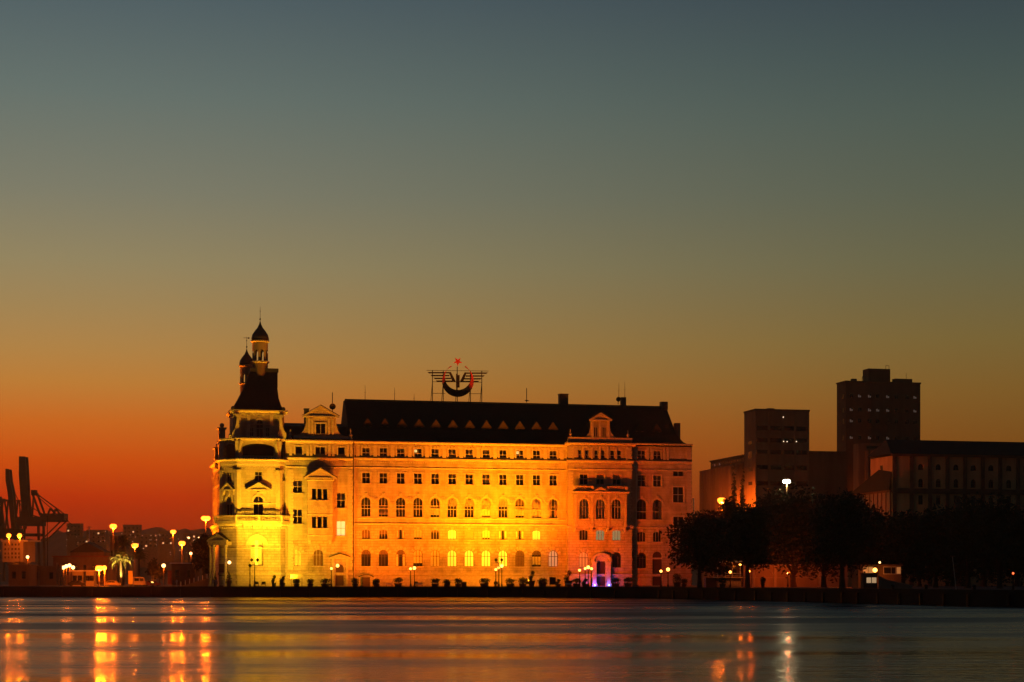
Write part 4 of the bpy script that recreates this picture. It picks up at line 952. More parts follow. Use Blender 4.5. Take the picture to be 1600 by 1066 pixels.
tree(1562, 315, 784, 898, 919.6, 40, 'dark tree above the red lit branches at the far right', 21, 4200)
tree(1610, 300, 800, 895, 920, 42, 'dark tree cut by the right edge of the picture', 22, 4000)
for px_, D_, yt_, hw_, lab_ in ((1135, 420, 800, 30, 'dim tree behind the gap between kiosk tree and station tree'), (1218, 430, 776, 34, 'rear tree hiding the foot of the banded silo tower'), (1268, 425, 772, 34, 'rear tree hiding the foot of the dark silo annex'),
        (1338, 420, 792, 32, 'rear tree below the lean-to roof of the warehouse'), (1388, 425, 806, 34, 'rear tree under the warehouse left corner'), (1437, 430, 806, 34, 'rear tree under the first round warehouse window'), (1488, 425, 797, 34, 'rear tree beside the gabled porch of the warehouse'), (1538, 425, 792, 34, 'rear tree under the fifth round warehouse window'), (1588, 425, 795, 34, 'rear tree near the right edge below the warehouse')):
    tree(px_, D_, yt_ if px_ > 1140 else 787, 908, 916.5, hw_, lab_, int(px_), 3000 if px_ > 1140 else 7000)
for px_, y_t, w_, lab in ((1147, 733, 9.5, 'taller left one of the two pointed cypress trees'), (1160.5, 738, 9, 'shorter right one of the two pointed cypress trees')):
    D = 440; o = G(px_, D); k = D/F; t = thing('cypress_tree', lab+' beside the grain silo', 'tree', Matrix.Translation(o), 'cypress trees'); h_ = (916-y_t)*k
    MB().bar((0, 0, 0), (0, 0, h_*.8), .3, .1).build('trunk', BARK, t)
    leafmass(MB(), [(random.uniform(-.2, .2), 0, h_*(.2+.075*i), w_*k*(1.05-.085*i), w_*k*(1.05-.085*i), h_*.1) for i in range(11)], 3200, .35, px_).build('crown', LEAF, t)
# potted shrubs along the facade
def pot_shrub(px, D, w, h, shape, label, seed):
    k = D/F; o = G(px, D); t = thing('potted_shrub', label, 'shrub', Matrix.Translation(o), 'potted shrubs along the station front')
    pw = w*k*.38; ph = h*k*.36
    MB().lathe([(pw*.8, 0), (pw, ph*.85), (pw*1.1, ph*.86), (pw*1.1, ph), (pw*.9, ph)], 12).build('planter', POT, t)
    if shape == 'ball': lobes = [(0, 0, h*k*.66, w*k*.5, w*k*.5, h*k*.34)]
    elif shape == 'wide': lobes = [(-w*k*.2, 0, h*k*.62, w*k*.32, w*k*.3, h*k*.28), (w*k*.2, 0, h*k*.66, w*k*.32, w*k*.3, h*k*.3), (0, 0, h*k*.72, w*k*.3, w*k*.3, h*k*.26)]
    elif shape == 'cone': lobes = [(0, 0, h*k*(.3+.12*i), w*k*(.5-.085*i), w*k*(.5-.085*i), h*k*.14) for i in range(6)]
    else: lobes = [(-w*k*.15, 0, h*k*.5, w*k*.3, w*k*.3, h*k*.22), (w*k*.1, 0, h*k*.8, w*k*.25, w*k*.25, h*k*.2)]
    MB().bar((0, 0, ph*.8), (0, 0, h*k*.7), .06).build('stem', BARK, t)
    leafmass(MB(), lobes, 520, .13, seed).build('foliage', LEAF2, t)
FT = 396
for i, (px_, w_, h_, shp, lab, D) in enumerate((
    (336.5, 8, 24, 'cone', 'small pointed conifer in a tub left of the porch columns', 397), (357.5, 10, 26, 'cone', 'larger pointed conifer in a tub under the porch lamp', 397),
    (428, 9, 19, 'loose', 'straggly spindly plant standing left of the square black planter', FT), (441.5, 11, 17, 'loose', 'spiky plant in a square black planter at the tower corner', FT),
    (463.5, 12, 13, 'ball', 'round clipped bush under the first arched window of the left block', FT), (485, 12, 13, 'ball', 'round clipped bush under the second arched window of the left block', FT),
    (509, 20, 14, 'wide', 'wide dark shrub left of the left block door', FT), (555, 13, 14, 'ball', 'dark bush right at the foot of the left drainpipe', FT),
    (588, 13, 13, 'ball', 'dark bush under the gap after the first window of the long front', FT), (622, 16, 16, 'wide', 'full dark bush under the third ground window of the long front', FT),
    (680, 15, 14, 'wide', 'dark bush in trough under the fifth ground window of the long front', FT), (698, 12, 12, 'ball', 'low round bush just left of the black cabinet', FT),
    (716, 13, 14, 'ball', 'dark bush touching the black cabinet on the promenade', FT), (757, 18, 15, 'wide', 'broad dark shrub left of the unlit double lamp post', FT),
    (797, 16, 14, 'ball', 'dark bush right of the three lit lamps in the middle', FT), (817, 16, 15, 'ball', 'dark bush beside the tall reddish shrub', FT), (831, 12, 26, 'loose', 'tall reddish shrub under the tenth ground window', FT+6),
    (848, 16, 15, 'wide', 'open leafy shrub left of the dark board by the eleventh window', FT), (872, 10, 12, 'loose', 'thin dark shrub right beside the dark notice board', FT), (888, 16, 27, 'loose', 'tall shrub at the foot of the right drainpipe', FT+4),
    (901, 16, 14, 'wide', 'dark bush under the short lit lamp left of the portal', FT), (914, 12, 13, 'loose', 'sparse shrub between the lit lamps and the portal', FT), (962, 16, 15, 'wide', 'low dim shrub to the right of the blue lit portal', FT), (981, 15, 16, 'wide', 'dim shrub near the dark shadow strip on the wall', FT),
    (1058, 15, 22, 'ball', 'tall rounded bush right of the two lit lamps at the wing', 372), (1069, 10, 14, 'ball', 'smaller bush touching the tall rounded bush at the wing', 371), (1129, 13, 16, 'ball', 'round bush in front of the kiosk rail', 350), (1192, 8, 17, 'ball', 'small standard tree ball on a stem before the orange wall', 350))):
    pot_shrub(px_, D, w_, h_, shp, lab, 100+i)
# ------------------------------------------------------------------ lamps
def globe_lamp(px, py, D, label, heads=1, lit=True, mt=WARM, r=.33, pw=0, group='lamps along the quay', dx=0, name='street_lamp'):
    o = G(px, D); z = CH+(HZ-py)/F*D-GZ; t = thing(name, label, 'street lamp', Matrix.Translation(o), group)
    post = MB().lathe([(.2, 0), (.2, .5), (.11, .7), (.08, z-.5)], 8)
    post.build('post', IRON, t)
    xs = [0] if heads == 1 else [-.62, .62]
    if heads == 2: MB().bar((-.66, 0, z-.55), (.66, 0, z-.55), .05).build('arm', IRON, t)
    for x in xs:
        MB().bar((x, 0, z-.55), (x, 0, z-r*.8), .05).build('stem', IRON, t)
        if lit: MB().ball((x, 0, z), r, 10).build('globe', mt, t)
        else:
            MB().lathe([(.12, -.3), (.36, .05), (.34, .12), (.12, .4), (.02, .5)], 10, T(x, 0, z)).build('lamp_shade', IRON, t)
    if pw:
        l = bpy.data.lights.new('lamp_beam', 'POINT'); l.energy = pw; l.color = (1, .1, .002); l.shadow_soft_size = .3; lo = link('lamp_beam', l, t); lo.location = (0, -.5, z+.2)
    return t
globe_lamp(397.8, 875.5, 392, 'unlit double lamp post with dark bell heads before the tower window', 2, False)
globe_lamp(390.5, 884.5, 392.2, 'shorter dark single lamp post left of the tower double lamp', 1, False)
globe_lamp(779.5, 875.5, 394, 'unlit double lamp post with dark bell heads at mid facade', 2, False)
for px_, py, D, lab in ((517.8, 888.5, 398, 'lit globe lamp left of the left block door'), (641.5, 888.8, 398, 'left of the lit pair of globe lamps under the fourth window'), (647.5, 887.8, 394, 'right and brighter of the pair of globe lamps under the fourth window'),
        (774.6, 890, 393, 'lowest and leftmost of three lit globes in the middle of the quay'), (779.3, 887.2, 396, 'middle one of three lit globes in the middle of the quay'), (784, 884.5, 393, 'highest and rightmost of three lit globes in the middle of the quay'),
        (905.6, 891.3, 392, 'lit globe lamp a little left of the portal lamps'), (919.2, 886.5, 380, 'brightest lit globe lamp just left of the portal'), (924.3, 888.8, 384, 'lit globe lamp touching the left pier of the portal'), (914.3, 888.5, 404, 'small dim lit globe behind the portal lamps'),
        (1032.8, 892.7, 366, 'smaller lit globe lamp before the wing door'), (1043.8, 890, 358, 'larger lit globe lamp right of the wing door'), (1141, 894, 345, 'small lit globe lamp in front of the kiosk')):
    big = lab.startswith(('right and', 'highest', 'brightest', 'larger')); globe_lamp(px_, py, D, lab, 1, True, WARM, .36 if big else .27)
def wall_lamp(p, label, r=.3, mt=WARM, name='wall_lamp', n=Vector((0, .5, 0)), pw=0):
    t = thing(name, label, 'lamp', Matrix.Translation(p), 'lamps fixed to walls')
    MB().bar((0, 0, 0), n, .05).build('bracket', IRON, t); MB().ball((0, 0, 0), r).build('globe', mt, t)
    if pw:
        l = bpy.data.lights.new('lamp_beam', 'POINT'); l.energy = pw; l.color = (1, .16, .006); l.shadow_soft_size = .3; lo = link('lamp_beam', l, t); lo.location = (0, -.6, -.1)
wall_lamp(S.M @ Vector((S.u(527.5, PL-.6), PL-.6, S.z(884, 527.5, PL-.6))), 'lit lantern beside the left block door hood', .38, WARM, n=S.M.to_3x3() @ Vector((0, .58, 0)))
wall_lamp(S.M @ Vector((S.u(358.3, PT-1.2), PT-1.2, S.z(879, 358.3, PT-1.2))), 'white globe lamp hanging at the porch of the corner tower', .4, PALE, n=Vector((0, 0, .8)))
def mast(px, py, D, label, mt=SODIUM, heads=4, r=.34, spread=.85, zf=GZ, group='tall lamp masts', post=.16, lit=True, pw=0):
    o = G(px, D, zf); z = CH+(HZ-py)/F*D-zf; t = thing('lamp_mast', label, 'lamp mast', Matrix.Translation(o), group)
    MB().bar((0, 0, 0), (0, 0, z), post*1.5, post, 8).build('post', PIPE if not lit else CONCD, t)
    if not lit: MB().bar((-spread, 0, z-.1), (spread, 0, z-.1), .09).bar((0, -spread*.6, z-.1), (0, spread*.6, z-.1), .09).build('crossarm', IRON, t)
    else: MB().lathe([(.2, z-.35), (.25, z+r*.7), (.1, z+r*.8)], 8).build('lamp_carrier', IRON, t)
    for i in range(heads):                             # lamp heads in a ring round the carrier
        a = 2*math.pi*(i+.25)/heads; q_ = spread*.62 if heads > 1 else .3
        x, y = q_*math.cos(a), q_*math.sin(a) if heads > 1 else -.3
        h = MB().bar((0, 0, z+r*.8), (x, y, z+r*.85), .06).lathe([(r*.45, z+r*.8), (r*.4, z+r*.9), (r*.15, z+r*1.05)], 8, T(x, y, 0)).build('lamp_head', IRON, t)
        if lit: MB().ball((x, y, z), r*1.28, 10, None, .95).build('lamp_glass', mt, h)
    if pw:
        l = bpy.data.lights.new('lamp_beam', 'POINT'); l.energy = pw; l.color = (1, .15, .004) if mt is not COOL else (1, .78, .36); l.shadow_soft_size = .5; lo = link('lamp_beam', l, t); lo.location = (0, -.3, z-.9)
    return t
mast(176.8, 822.5, 700, 'tall lamp mast with the big star-like light left of centre harbour', SODIUM, 5, .75, .8, pw=20000)
mast(270.5, 831, 700, 'tall lit mast, upper left one of the pair nearest the station', SODIUM, 5, .6, .7, pw=12000)
mast(284.2, 849, 610, 'lit mast below and right of its twin, over the red container stack', SODIUM, 5, .6, .7, pw=12000)
mast(210.5, 852.5, 620, 'lit mast just right of and above the bright palm', SODIUM, 5, .6, .8, pw=12000)
mast(321.5, 810, 600, 'lit lamp mast closest to the station tower, with wide head', SODIUM, 6, .62, 1.3, pw=16000)
mast(139.5, 824, 900, 'pale unlit floodlight mast on the hillside', SODIUM, 3, .4, 1.3, post=.3, lit=False)
mast(295, 840.5, 900, 'small pale lamp mast behind the container stack', PALE, 1, .42, .5); mast(311, 840.8, 900, 'small pale lamp mast next to the dark tree by the station', PALE, 1, .42, .5)
mast(155, 888, 440, 'low street light with the strongest glare on the left quay', SODIUM, 5, .52, .55, post=.1, pw=12000); mast(163.5, 887, 446, 'weaker street light just right of the glaring one', SODIUM, 1, .45, .5, post=.1, pw=6000)
mast(1127.5, 782, 499, 'tall lamp with the large orange glare right of the station', SODIUM, 5, .62, .65, pw=42000); mast(1229.3, 752.5, 430, 'tall white floodlight mast rising behind the trees', COOL, 5, .4, .7, pw=900)
for px_, py, D, lab, mt in ((14, 837, 588, 'left orange floodlight on top of the lit harbour office', SODIUM), (31, 837, 588, 'right orange floodlight on top of the lit harbour office', SODIUM), (43.5, 870.5, 590, 'round pale lamp right of the lit harbour office', PALE),
        (99.5, 887, 500, 'lowest lamp of the white cluster on the dark shed', PALE), (104, 885, 502, 'middle lamp of the white cluster on the dark shed', PALE), (109, 883.6, 504, 'upper lamp of the white cluster on the dark shed', PALE), (114.5, 886.8, 501, 'rightmost lamp of the white cluster on the dark shed', PALE),
        (256, 884, 470, 'white lamp left of the dark low office by the station', PALE), (298.5, 865, 640, 'bright lamp on the right end of the red container stack', PALE)):
    mast(px_, py, D, lab, mt, 1, .62 if mt is SODIUM else .42, .4, post=.1, group='harbour lamps', pw=5500 if mt is SODIUM else 400)
mast(1285, 842, 556, 'unseen lamp added behind the dark annex to light the tallest silo tower', SODIUM, 2, .4, .5, pw=20000)  # lamp out of view, added to light the tall tower's left face
# floodlights washing the station
FL_OR = (1.0, .165, .001); FL_OC = (1.0, .25, .001); FL_YE = (1.0, .47, .012); FL_RD = (1.0, .06, .0)
def flood(px, D, aim_px, aim_py, power, colr, angle, label, blend=.6, h=1.0):
    o = G(px, D); t = thing('floodlight', label, 'floodlight', Matrix.Translation(o), 'floodlights on the promenade')
    u, z = S(aim_px, aim_py); tgt = S.M @ Vector((u, 0, z)); pos = o+Vector((0, 0, h)); d = (tgt-pos).normalized()
    MB().box(-.35, .35, -.3, .3, 0, .12).bar((-.4, 0, .1), (-.4, 0, h), .05).bar((.4, 0, .1), (.4, 0, h), .05).build('yoke', IRON, t)
    Mq = Matrix.Translation((0, 0, h)) @ d.to_track_quat('-Z', 'Y').to_matrix().to_4x4()
    MB().box(-.35, .35, -.28, .28, .0, .3, Mq).build('housing', IRON, t); MB().box(-.3, .3, -.23, .23, -.03, -.005, Mq).build('lens', glow_mat('floodlight_lens', (1, .5, .1), 3), t)
    l = bpy.data.lights.new('flood_beam', 'SPOT'); l.energy = power; l.color = colr; l.spot_size = R(angle); l.spot_blend = blend; l.shadow_soft_size = .25
    lo = link('flood_beam', l, t); lo.matrix_basis = Mq @ T(0, 0, -.1)
flood(775, 403, 790, 790, 62000, FL_OC, 150, 'wide floodlight below the middle of the long front', 1.0)
flood(760, 400, 755, 776, 125000, FL_OC, 66, 'narrow-beam floodlight left of the three lit globes', 1.0)
flood(824, 401.5, 822, 776, 125000, FL_OC, 62, 'narrow-beam floodlight beside the tall reddish shrub', 1.0)
flood(700, 400, 700, 782, 52000, FL_OC, 62, 'narrow-beam floodlight near the black cabinet', 1.0)
flood(650, 400, 640, 770, 46000, FL_OR, 130, 'floodlight behind the lit pair of globe lamps', 1.0)
flood(585, 398, 575, 755, 62000, FL_OR, 130, 'floodlight near the left end of the long front', 1.0)
flood(845, 402, 945, 755, 31000, FL_OR, 85, 'floodlight left of the right drainpipe aimed at the stone bay', 1.0)
flood(852, 402, 1010, 775, 62000, FL_RD, 95, 'floodlight by the right drainpipe aimed across at the wing', 1.0)
flood(401, 395, 405, 780, 16000, FL_YE, 150, 'wide yellow floodlight at the foot of the corner tower', 1.0)
flood(412, 393, 402, 748, 84000, FL_YE, 66, 'narrow yellow floodlight between the lamp posts and the spindly plant', 1.0)
flood(440, 397.2, 480, 750, 40000, FL_YE, 150, 'yellow floodlight below the left block windows', 1.0)
flood(238, 432, 377, 610, 380000, FL_OR, 85, 'floodlight left of the steps aimed at the tower side', 1.0)
# blue and violet lights at the portal
for dx, colr, pw in ((-2.6, (.12, .08, 1.0), 230), (2.3, (.05, .12, 1.0), 170)):
    t = thing('uplight', 'small blue uplight at the %s foot of the portal' % ('left' if dx < 0 else 'right'), 'uplight', S.M @ T(up+dx*.72, PJ-1.75, 0), 'portal uplights')
    MB().lathe([(.16, 0), (.16, .2), (.12, .22)], 10).build('housing', IRON, t); MB().ball((0, 0, .27), .1, 8).build('lens', glow_mat('blue_lens', (.25, .35, 1), 30), t)
    l = bpy.data.lights.new('uplight_beam', 'POINT'); l.energy = pw; l.color = colr; l.shadow_soft_size = .1; lo = link('uplight_beam', l, t); lo.location = (0, -.35, .5)
# ------------------------------------------------------------------ silos and warehouse on the right
def grid_windows(root, M, us, zs, w, h, mt=None, lit=()):
    k = ('silo_win', round(w, 2), round(h, 2))
    if k not in WC:
        WC[k] = MB().box(-w/2-.1, -w/2, -.06, .02, -h/2, h/2).box(w/2, w/2+.1, -.06, .02, -h/2, h/2).box(-w/2-.1, w/2+.1, -.06, .02, h/2, h/2+.1).box(-w/2-.1, w/2+.1, -.1, .02, -h/2-.12, -h/2).box(-.04, .04, -.04, .02, -h/2, h/2).mesh('window', CONCD)
        WC[k+('p',)] = MB().box(-w/2, w/2, -.02, .01, -h/2, h/2).mesh('pane', mat('dark_silo_glass', (.015, .013, .012), .15, .2, 1, spec=.5))
        WC[k+('l',)] = MB().box(-w/2+.08, -.06, -.03, .0, -h/2+.1, h*.35).box(.06, w/2-.08, -.03, .0, -h/2+.1, h*.1).mesh('pane', glow_mat('reflection_glow_pane', (.75, .5, .36), .07))  # reflection in some panes put in as a faint glow
    for i, z in enumerate(zs):
        for j, u in enumerate(us):
            f = link('window', WC[k], root, M @ T(u, 0, z)); link('pane', WC[k+('p',)], f)
            if (i, j) in lit: link('pane', WC[k+('l',)], f)
B2 = Fr(1180.5, 500, 13)
b2 = thing('grain_silo_tower', 'mid-height concrete silo tower with dark horizontal window bands, right of the station', 'building', B2.M)
w2 = B2.u(1264.5); h2 = B2.z(641.5, 1181); dpt = -B2.u(1163.5)  # depth found from the side view below
d2 = 9.0
MB().box(0, w2, 0, d2, 0, h2).build('wall', CONC, b2)
MB().box(-.15, w2+.15, -.15, d2+.15, h2, h2+.5).build('parapet', CONCD, b2)
MB().box(B2.u(1197.5, 4), B2.u(1208, 4), 3, 6, h2+.5, B2.z(638.5, 1200, 4)).build('roof_hatch', CONCD, b2)
for py in (668.5, 687.5, 706, 730, 755):
    z = B2.z(py, 1182)
    for a, b in ((1182, 1200), (1203, 1221), (1224.5, 1241), (1243.5, 1261)):
        f = MB().box(B2.u(a), B2.u(b), -.1, .05, z-.75, z-.6).box(B2.u(a), B2.u(b), -.1, .05, z+.55, z+.7).box(B2.u(a), B2.u(a)+.12, -.1, .05, z-.6, z+.55).box(B2.u(b)-.12, B2.u(b), -.1, .05, z-.6, z+.55).build('window', CONCD, b2)
        MB().box(B2.u(a), B2.u(b), -.04, .02, z-.6, z+.55).build('pane', mat('dark_silo_glass', (.015, .013, .012), .15, .2, 1, spec=.5), f)
for p in (1181.3, 1201.5, 1222.7, 1242.2, 1263): MB().box(B2.u(p)-.2, B2.u(p)+.2, -.14, 0, 0, h2).build('pilaster', CONC, b2)
M_s = B2.M.inverted() @ B2.M; Mside, _ = facet((0, d2), (0, 0))
for py in (690, 706.5, 712, 732, 754): MB().box(d2*.38, d2*.72, -.05, .02, B2.z(py+3, 1172), B2.z(py-2.5, 1172), Mside).build('pane', mat('dark_silo_glass', (.015, .013, .012), .15, .2, 1, spec=.5), b2)
for px_, py in ((1223.5, 652), (1224, 690), (1229.5, 690.3), (1244, 690.2)):
    wall_lamp(B2.M @ Vector((B2.u(px_), -.2, B2.z(py, px_))), {652: 'tiny white light near the top of the banded silo tower', 690: 'left tiny light on the third band of the silo tower', 690.3: 'middle tiny light on the third band of the silo tower', 690.2: 'right tiny light on the third band of the silo tower'}[py], .16, mat('tiny_light', (.8,.8,.8), .4, 0, 1, emit=(1, .7, .45), estr=1.5), n=Vector((0, .25, 0)))
b1 = thing('grain_silo', 'long lower silo block with upright ribs running back beside the banded tower', 'building', B2.M @ T(-.6, d2+.3, 0))
L1 = 34.0; z1_ = B2.z(724, 1163, d2); M1, _ = facet((0, L1), (0, 0))
MB().box(0, 14, 0, L1, 0, z1_).build('wall', CONC, b1)
for i in range(12): MB().lathe([(1.42, .1), (1.42, z1_-.3)], 12, T(0, 1.4+i*2.83, 0)).build('silo_tube', CONC, b1)
MB().box(1.2, 12, 2, L1-4, z1_, z1_+2.3).build('gallery', CONCD, b1); MB().box(.9, 12.3, 1.7, L1-3.7, z1_+2.3, z1_+2.65).build('gallery_roof', CONCD, b1)
grid_windows(b1, facet((1.2, L1-4), (1.2, 2))[0], [1.5+2.2*i for i in range(13)], [z1_+1.2], 1.2, .9, lit={(0, 1), (0, 3)})
b3 = thing('silo_annex', 'plain dark annex between the two silo towers', 'building', B2.M @ T(w2+.05, 3, 0))
MB().box(0, B2.u(1308, 3)-w2+3, 0, 12, 0, B2.z(706.5, 1280, 3)).build('wall', CONCD, b3); MB().box(-.0, B2.u(1308, 3)-w2+3.2, -.2, 12.2, B2.z(706.5, 1280, 3), B2.z(705, 1280, 3)).build('parapet', CONCD, b3)
B4 = Fr(1321.5, 580, 13)
b4 = thing('tall_silo_tower', 'tallest concrete silo tower with rooftop box and rows of small windows', 'building', B4.M)
w4 = B4.u(1438); h4 = B4.z(597, 1322); d4 = 7.2
MB().box(0, w4, 0, d4, 0, h4).build('wall', CONCD, b4)
MB().box(-.2, w4+.2, -.2, d4+.2, h4, h4+.45).build('parapet', CONCD, b4)
MB().box(B4.u(1356, 2), B4.u(1390, 2), 1.5, 6, h4+.45, B4.z(576.5, 1370, 2)).build('penthouse', CONCD, b4)
MB().box(B4.u(1398, 1), B4.u(1425, 1), .8, 3, h4+.45, B4.z(591.8, 1400, 1)).build('roof_block', CONCD, b4); MB().box(B4.u(1331, 1), B4.u(1338.5, 1), .8, 2, h4+.45, B4.z(592, 1335, 1)).build('roof_block', CONCD, b4)
MB().bar((B4.u(1347, 1), 1, h4+.4), (B4.u(1347.3, 1), 1, B4.z(589.5, 1347, 1)), .09).bar((B4.u(1347.3, 1), 1, B4.z(589.5, 1347, 1)), (B4.u(1349, 1), 1, B4.z(588, 1349, 1)), .12).build('roof_lamp', IRON, b4)
MB().bar((B4.u(1416, 1), 1, h4+.4), (B4.u(1416, 1), 1, B4.z(583, 1416, 1)), .06).build('aerial_rod', IRON, b4)
MB().bar((B4.u(1384, 2), 2, B4.z(577, 1384, 2)), (B4.u(1384, 2), 2, B4.z(571.5, 1384, 2)), .07).bar((B4.u(1389, 2), 2, B4.z(577, 1389, 2)), (B4.u(1389, 2), 2, B4.z(571.5, 1389, 2)), .07).bar((B4.u(1384, 2), 2, B4.z(571.5, 1384, 2)), (B4.u(1389, 2), 2, B4.z(571.5, 1389, 2)), .07).build('roof_ladder', IRON, b4)
cols = [B4.u(p) for p in (1330, 1343, 1358.5, 1371.5, 1387, 1400.5, 1417, 1429.5)]
grid_windows(b4, I4, cols, [B4.z(p, 1330) for p in (618.5, 640, 657.5, 683.5)], 1.15, 1.1, lit={(0,1),(0,2),(0,4),(1,0),(1,2),(1,4),(1,3),(3,0),(3,2),(3,4),(2,0),(1,7),(0,7)})
grid_windows(b4, facet((0, d4), (0, 0))[0], [d4*.72], [B4.z(p, 1318) for p in (618.5, 640, 657.5, 683.5, 716, 740)], .8, 1.5)
B5 = Fr(1394.5, 455, 13)
b5 = thing('grain_warehouse', 'long pale warehouse with round windows under a dark hipped roof', 'building', B5.M)
h5 = B5.z(712, 1395); w5 = B5.u(1800); d5 = 13
zb5 = B5.z(767, 1400)
xw = [B5.u(p) for p in (1438.8, 1466.3, 1494, 1521, 1548.6, 1576.3, 1604, 1632)]; k5 = F/460
ops5 = [(u, B5.z(761.5, 1440), 8.4/k5, 13.5/k5, 4.2/k5) for u in xw] + [(u, B5.z(788.5, 1440), 8/k5, 14.5/k5, 0) for u in xw] + [(u, B5.z(734.5, 1440), 9.4/k5, 9.4/k5, 4.69/k5) for u in xw]
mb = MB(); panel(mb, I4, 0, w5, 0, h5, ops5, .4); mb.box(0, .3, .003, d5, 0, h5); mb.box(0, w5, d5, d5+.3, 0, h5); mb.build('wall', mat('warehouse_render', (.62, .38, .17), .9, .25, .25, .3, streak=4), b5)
MB().box(.3, w5, .8, .9, 0, h5).build('inner_wall', DARK, b5)
for o in ops5: window(b5, I4, o, 'D', None, 1, .5, FRAMED)
for p in (1397.3, 1424, 1452.5, 1480, 1507.6, 1535, 1562.5, 1590.3, 1618, 1646): u = B5.u(p); MB().box(u-.5, u+.5, -.3, 0, 0, h5).build('pilaster', BROWN, b5)
MB().box(-.2, w5, -.42, 0, zb5-.65, zb5+.65).build('string_course', BROWN, b5); MB().box(-.5, w5, -.7, 0, h5-.1, h5+.5).build('eave_cornice', BROWN, b5)
zr5 = B5.z(688, 1440, 6.5)
r5 = MB().add([(-.8,-.9,h5+.5),(w5,-.9,h5+.5),(w5,d5+.9,h5+.5),(-.8,d5+.9,h5+.5),(1.2,6.5,zr5),(w5,6.5,zr5)], [(0,1,5,4),(2,3,4,5),(3,0,4),(1,2,5),(0,3,2,1)]).build('roof', ROOF, b5)
Ms5, _ = facet((0, d5), (0, 0))
for u, py in ((d5*.5, 730), (d5*.5, 752)): MB().box(u-.7, u+.7, -.05, .02, B5.z(py+6, 1390), B5.z(py-5, 1390), Ms5).build('pane', mat('dark_silo_glass', (.015, .013, .012), .15, .2, 1, spec=.5), b5)
fg = MB().plate([(B5.u(1488), 0), (B5.u(1499), 0), (B5.u(1499), B5.z(790, 1493)), (B5.u(1493.5), B5.z(775, 1493)), (B5.u(1488), B5.z(790, 1493))], -1.6, -.45).build('gabled_porch', BROWN, b5)
# lean-to and side silos left of the warehouse
dl = 13.5
b6 = thing('lean_to_shed', 'lean-to with bright upright wall panels at the left end of the warehouse', 'building', B5.M @ T(-.05, 0, 0))
he = B5.z(769, 1394)
ln = 5.2; MB().box(-.25, 0, .5, d5+10, 0, he).box(-ln, -.2, d5+9.8, d5+10, 0, he).build('wall', PLAST, b6)
for i in range(9): MB().box(-.4, -.26, .5+i*2.5, .75+i*2.5, 0, he).build('pilaster', BROWN, b6)
MB().box(-.6, .0, .2, d5+10.2, he, he+.5).build('eave_cornice', BROWN, b6)
zt6 = B5.z(733, 1383, 5)
MB().add([(-.9,.2,he+.5),(-.9,d5+12,he+.5),(-.02,8,zt6),(-.02,.2,zt6-1),(-.02,d5+12,he+.6)], [(0,1,4,2,3),(0,3,2),(1,4,2)]).build('roof', ROOF, b6)
b7 = thing('round_silos', 'group of ribbed concrete silos lit orange on one edge, in front of the tallest tower', 'building', B4.M @ T(B4.u(1338, -6), -12, 0))
z7 = B4.z(693, 1340, -10)
MB().box(0, 9.5, 0, 5, z7-2.4, z7).box(.3, 9.2, .3, 5, 0, z7-2.4).build('wall', CONC, b7)
for i in range(5): MB().lathe([(.95, 0), (.95, z7-3.4), (.95, z7-2.4)], 12, T(1.0+i*1.9, .3, 0)).build('silo_tube', CONC, b7)
MB().box(.8, 8.4, -.02, .1, z7-1.7, z7-.9).build('pane', mat('dark_silo_glass', (.015, .013, .012), .15, .2, 1, spec=.5), b7)
MB().box(-1.9, -.05, 0, 4, 0, z7-.2).build('stair_wall', CONC, b7)
# ------------------------------------------------------------------ kiosk, wall, booth on the right quay
def frame_thing(name, label, cat, px, D, th=0): return thing(name, label, cat, G(px, D).to_4d() and Matrix.Translation(G(px, D)) @ RZ(th)), D/F
kt, k = frame_thing('kiosk', 'two-storey kiosk with lit canopy and railed terrace behind the trees', 'kiosk', 1140, 372)
X = lambda a: (a-1140)*k
Zk = lambda py: CH+(HZ-py)*k-GZ
MB().box(X(1120), X(1158), 0, 5, 0, Zk(903)).build('wall', PLAST, kt); MB().box(X(1118), X(1160), -.8, 5, Zk(903), Zk(901.5)).build('terrace_slab', TRIM, kt)
MB().box(X(1120), X(1157), 2.2, 5, Zk(901.5), Zk(879)).build('upper_wall', BROWN, kt); MB().box(X(1118), X(1159), -1, 5.2, Zk(879), Zk(876.5)).build('canopy', WHITE, kt)
MB().box(X(1103), X(1119), -.2, 4, 0, Zk(903)).build('side_room', WOODD, kt)
for a in (1121, 1132.5, 1144, 1156): MB().bar((X(a), -.5, Zk(901.5)), (X(a), -.5, Zk(879)), .07).build('post', WHITE, kt)
rl = MB()
for z in (Zk(896), Zk(899)): rl.bar((X(1119), -.7, z), (X(1158), -.7, z), .04)
rl.build('railing', WHITE, kt)
for i, a in enumerate((1125, 1137, 1149)):
    f = MB().box(X(a-4), X(a+4), 2.1, 2.2, Zk(899.5), Zk(899)).box(X(a-4), X(a+4), 2.1, 2.2, Zk(884), Zk(883.3)).box(X(a-4), X(a-3.5), 2.1, 2.2, Zk(899), Zk(884)).box(X(a+3.5), X(a+4), 2.1, 2.2, Zk(899), Zk(884)).build('window', FRAMED, kt); MB().box(X(a-4), X(a+4), 2.12, 2.18, Zk(899), Zk(884)).build('pane', mat('dark_silo_glass', (.015,.013,.012), .15, .2, 1, spec=.5), f)
for i in range(9): MB().box(X(1122+i*4), X(1125.4+i*4), -.1, 0, .3, Zk(906)).build('panel', CARVE, kt)
wall_lamp(P(1156.5, 881.5, 369), 'bright lamp under the right end of the kiosk canopy', .3, WARM, n=Vector((0, 0, .35)), pw=350)
wl, k = frame_thing('boundary_wall', 'long orange lit wall with shallow arched panels behind the trees', 'wall', 1255, 392, 6)
X2 = lambda a: (a-1255)*k
zw = CH+(HZ-884)*k-GZ
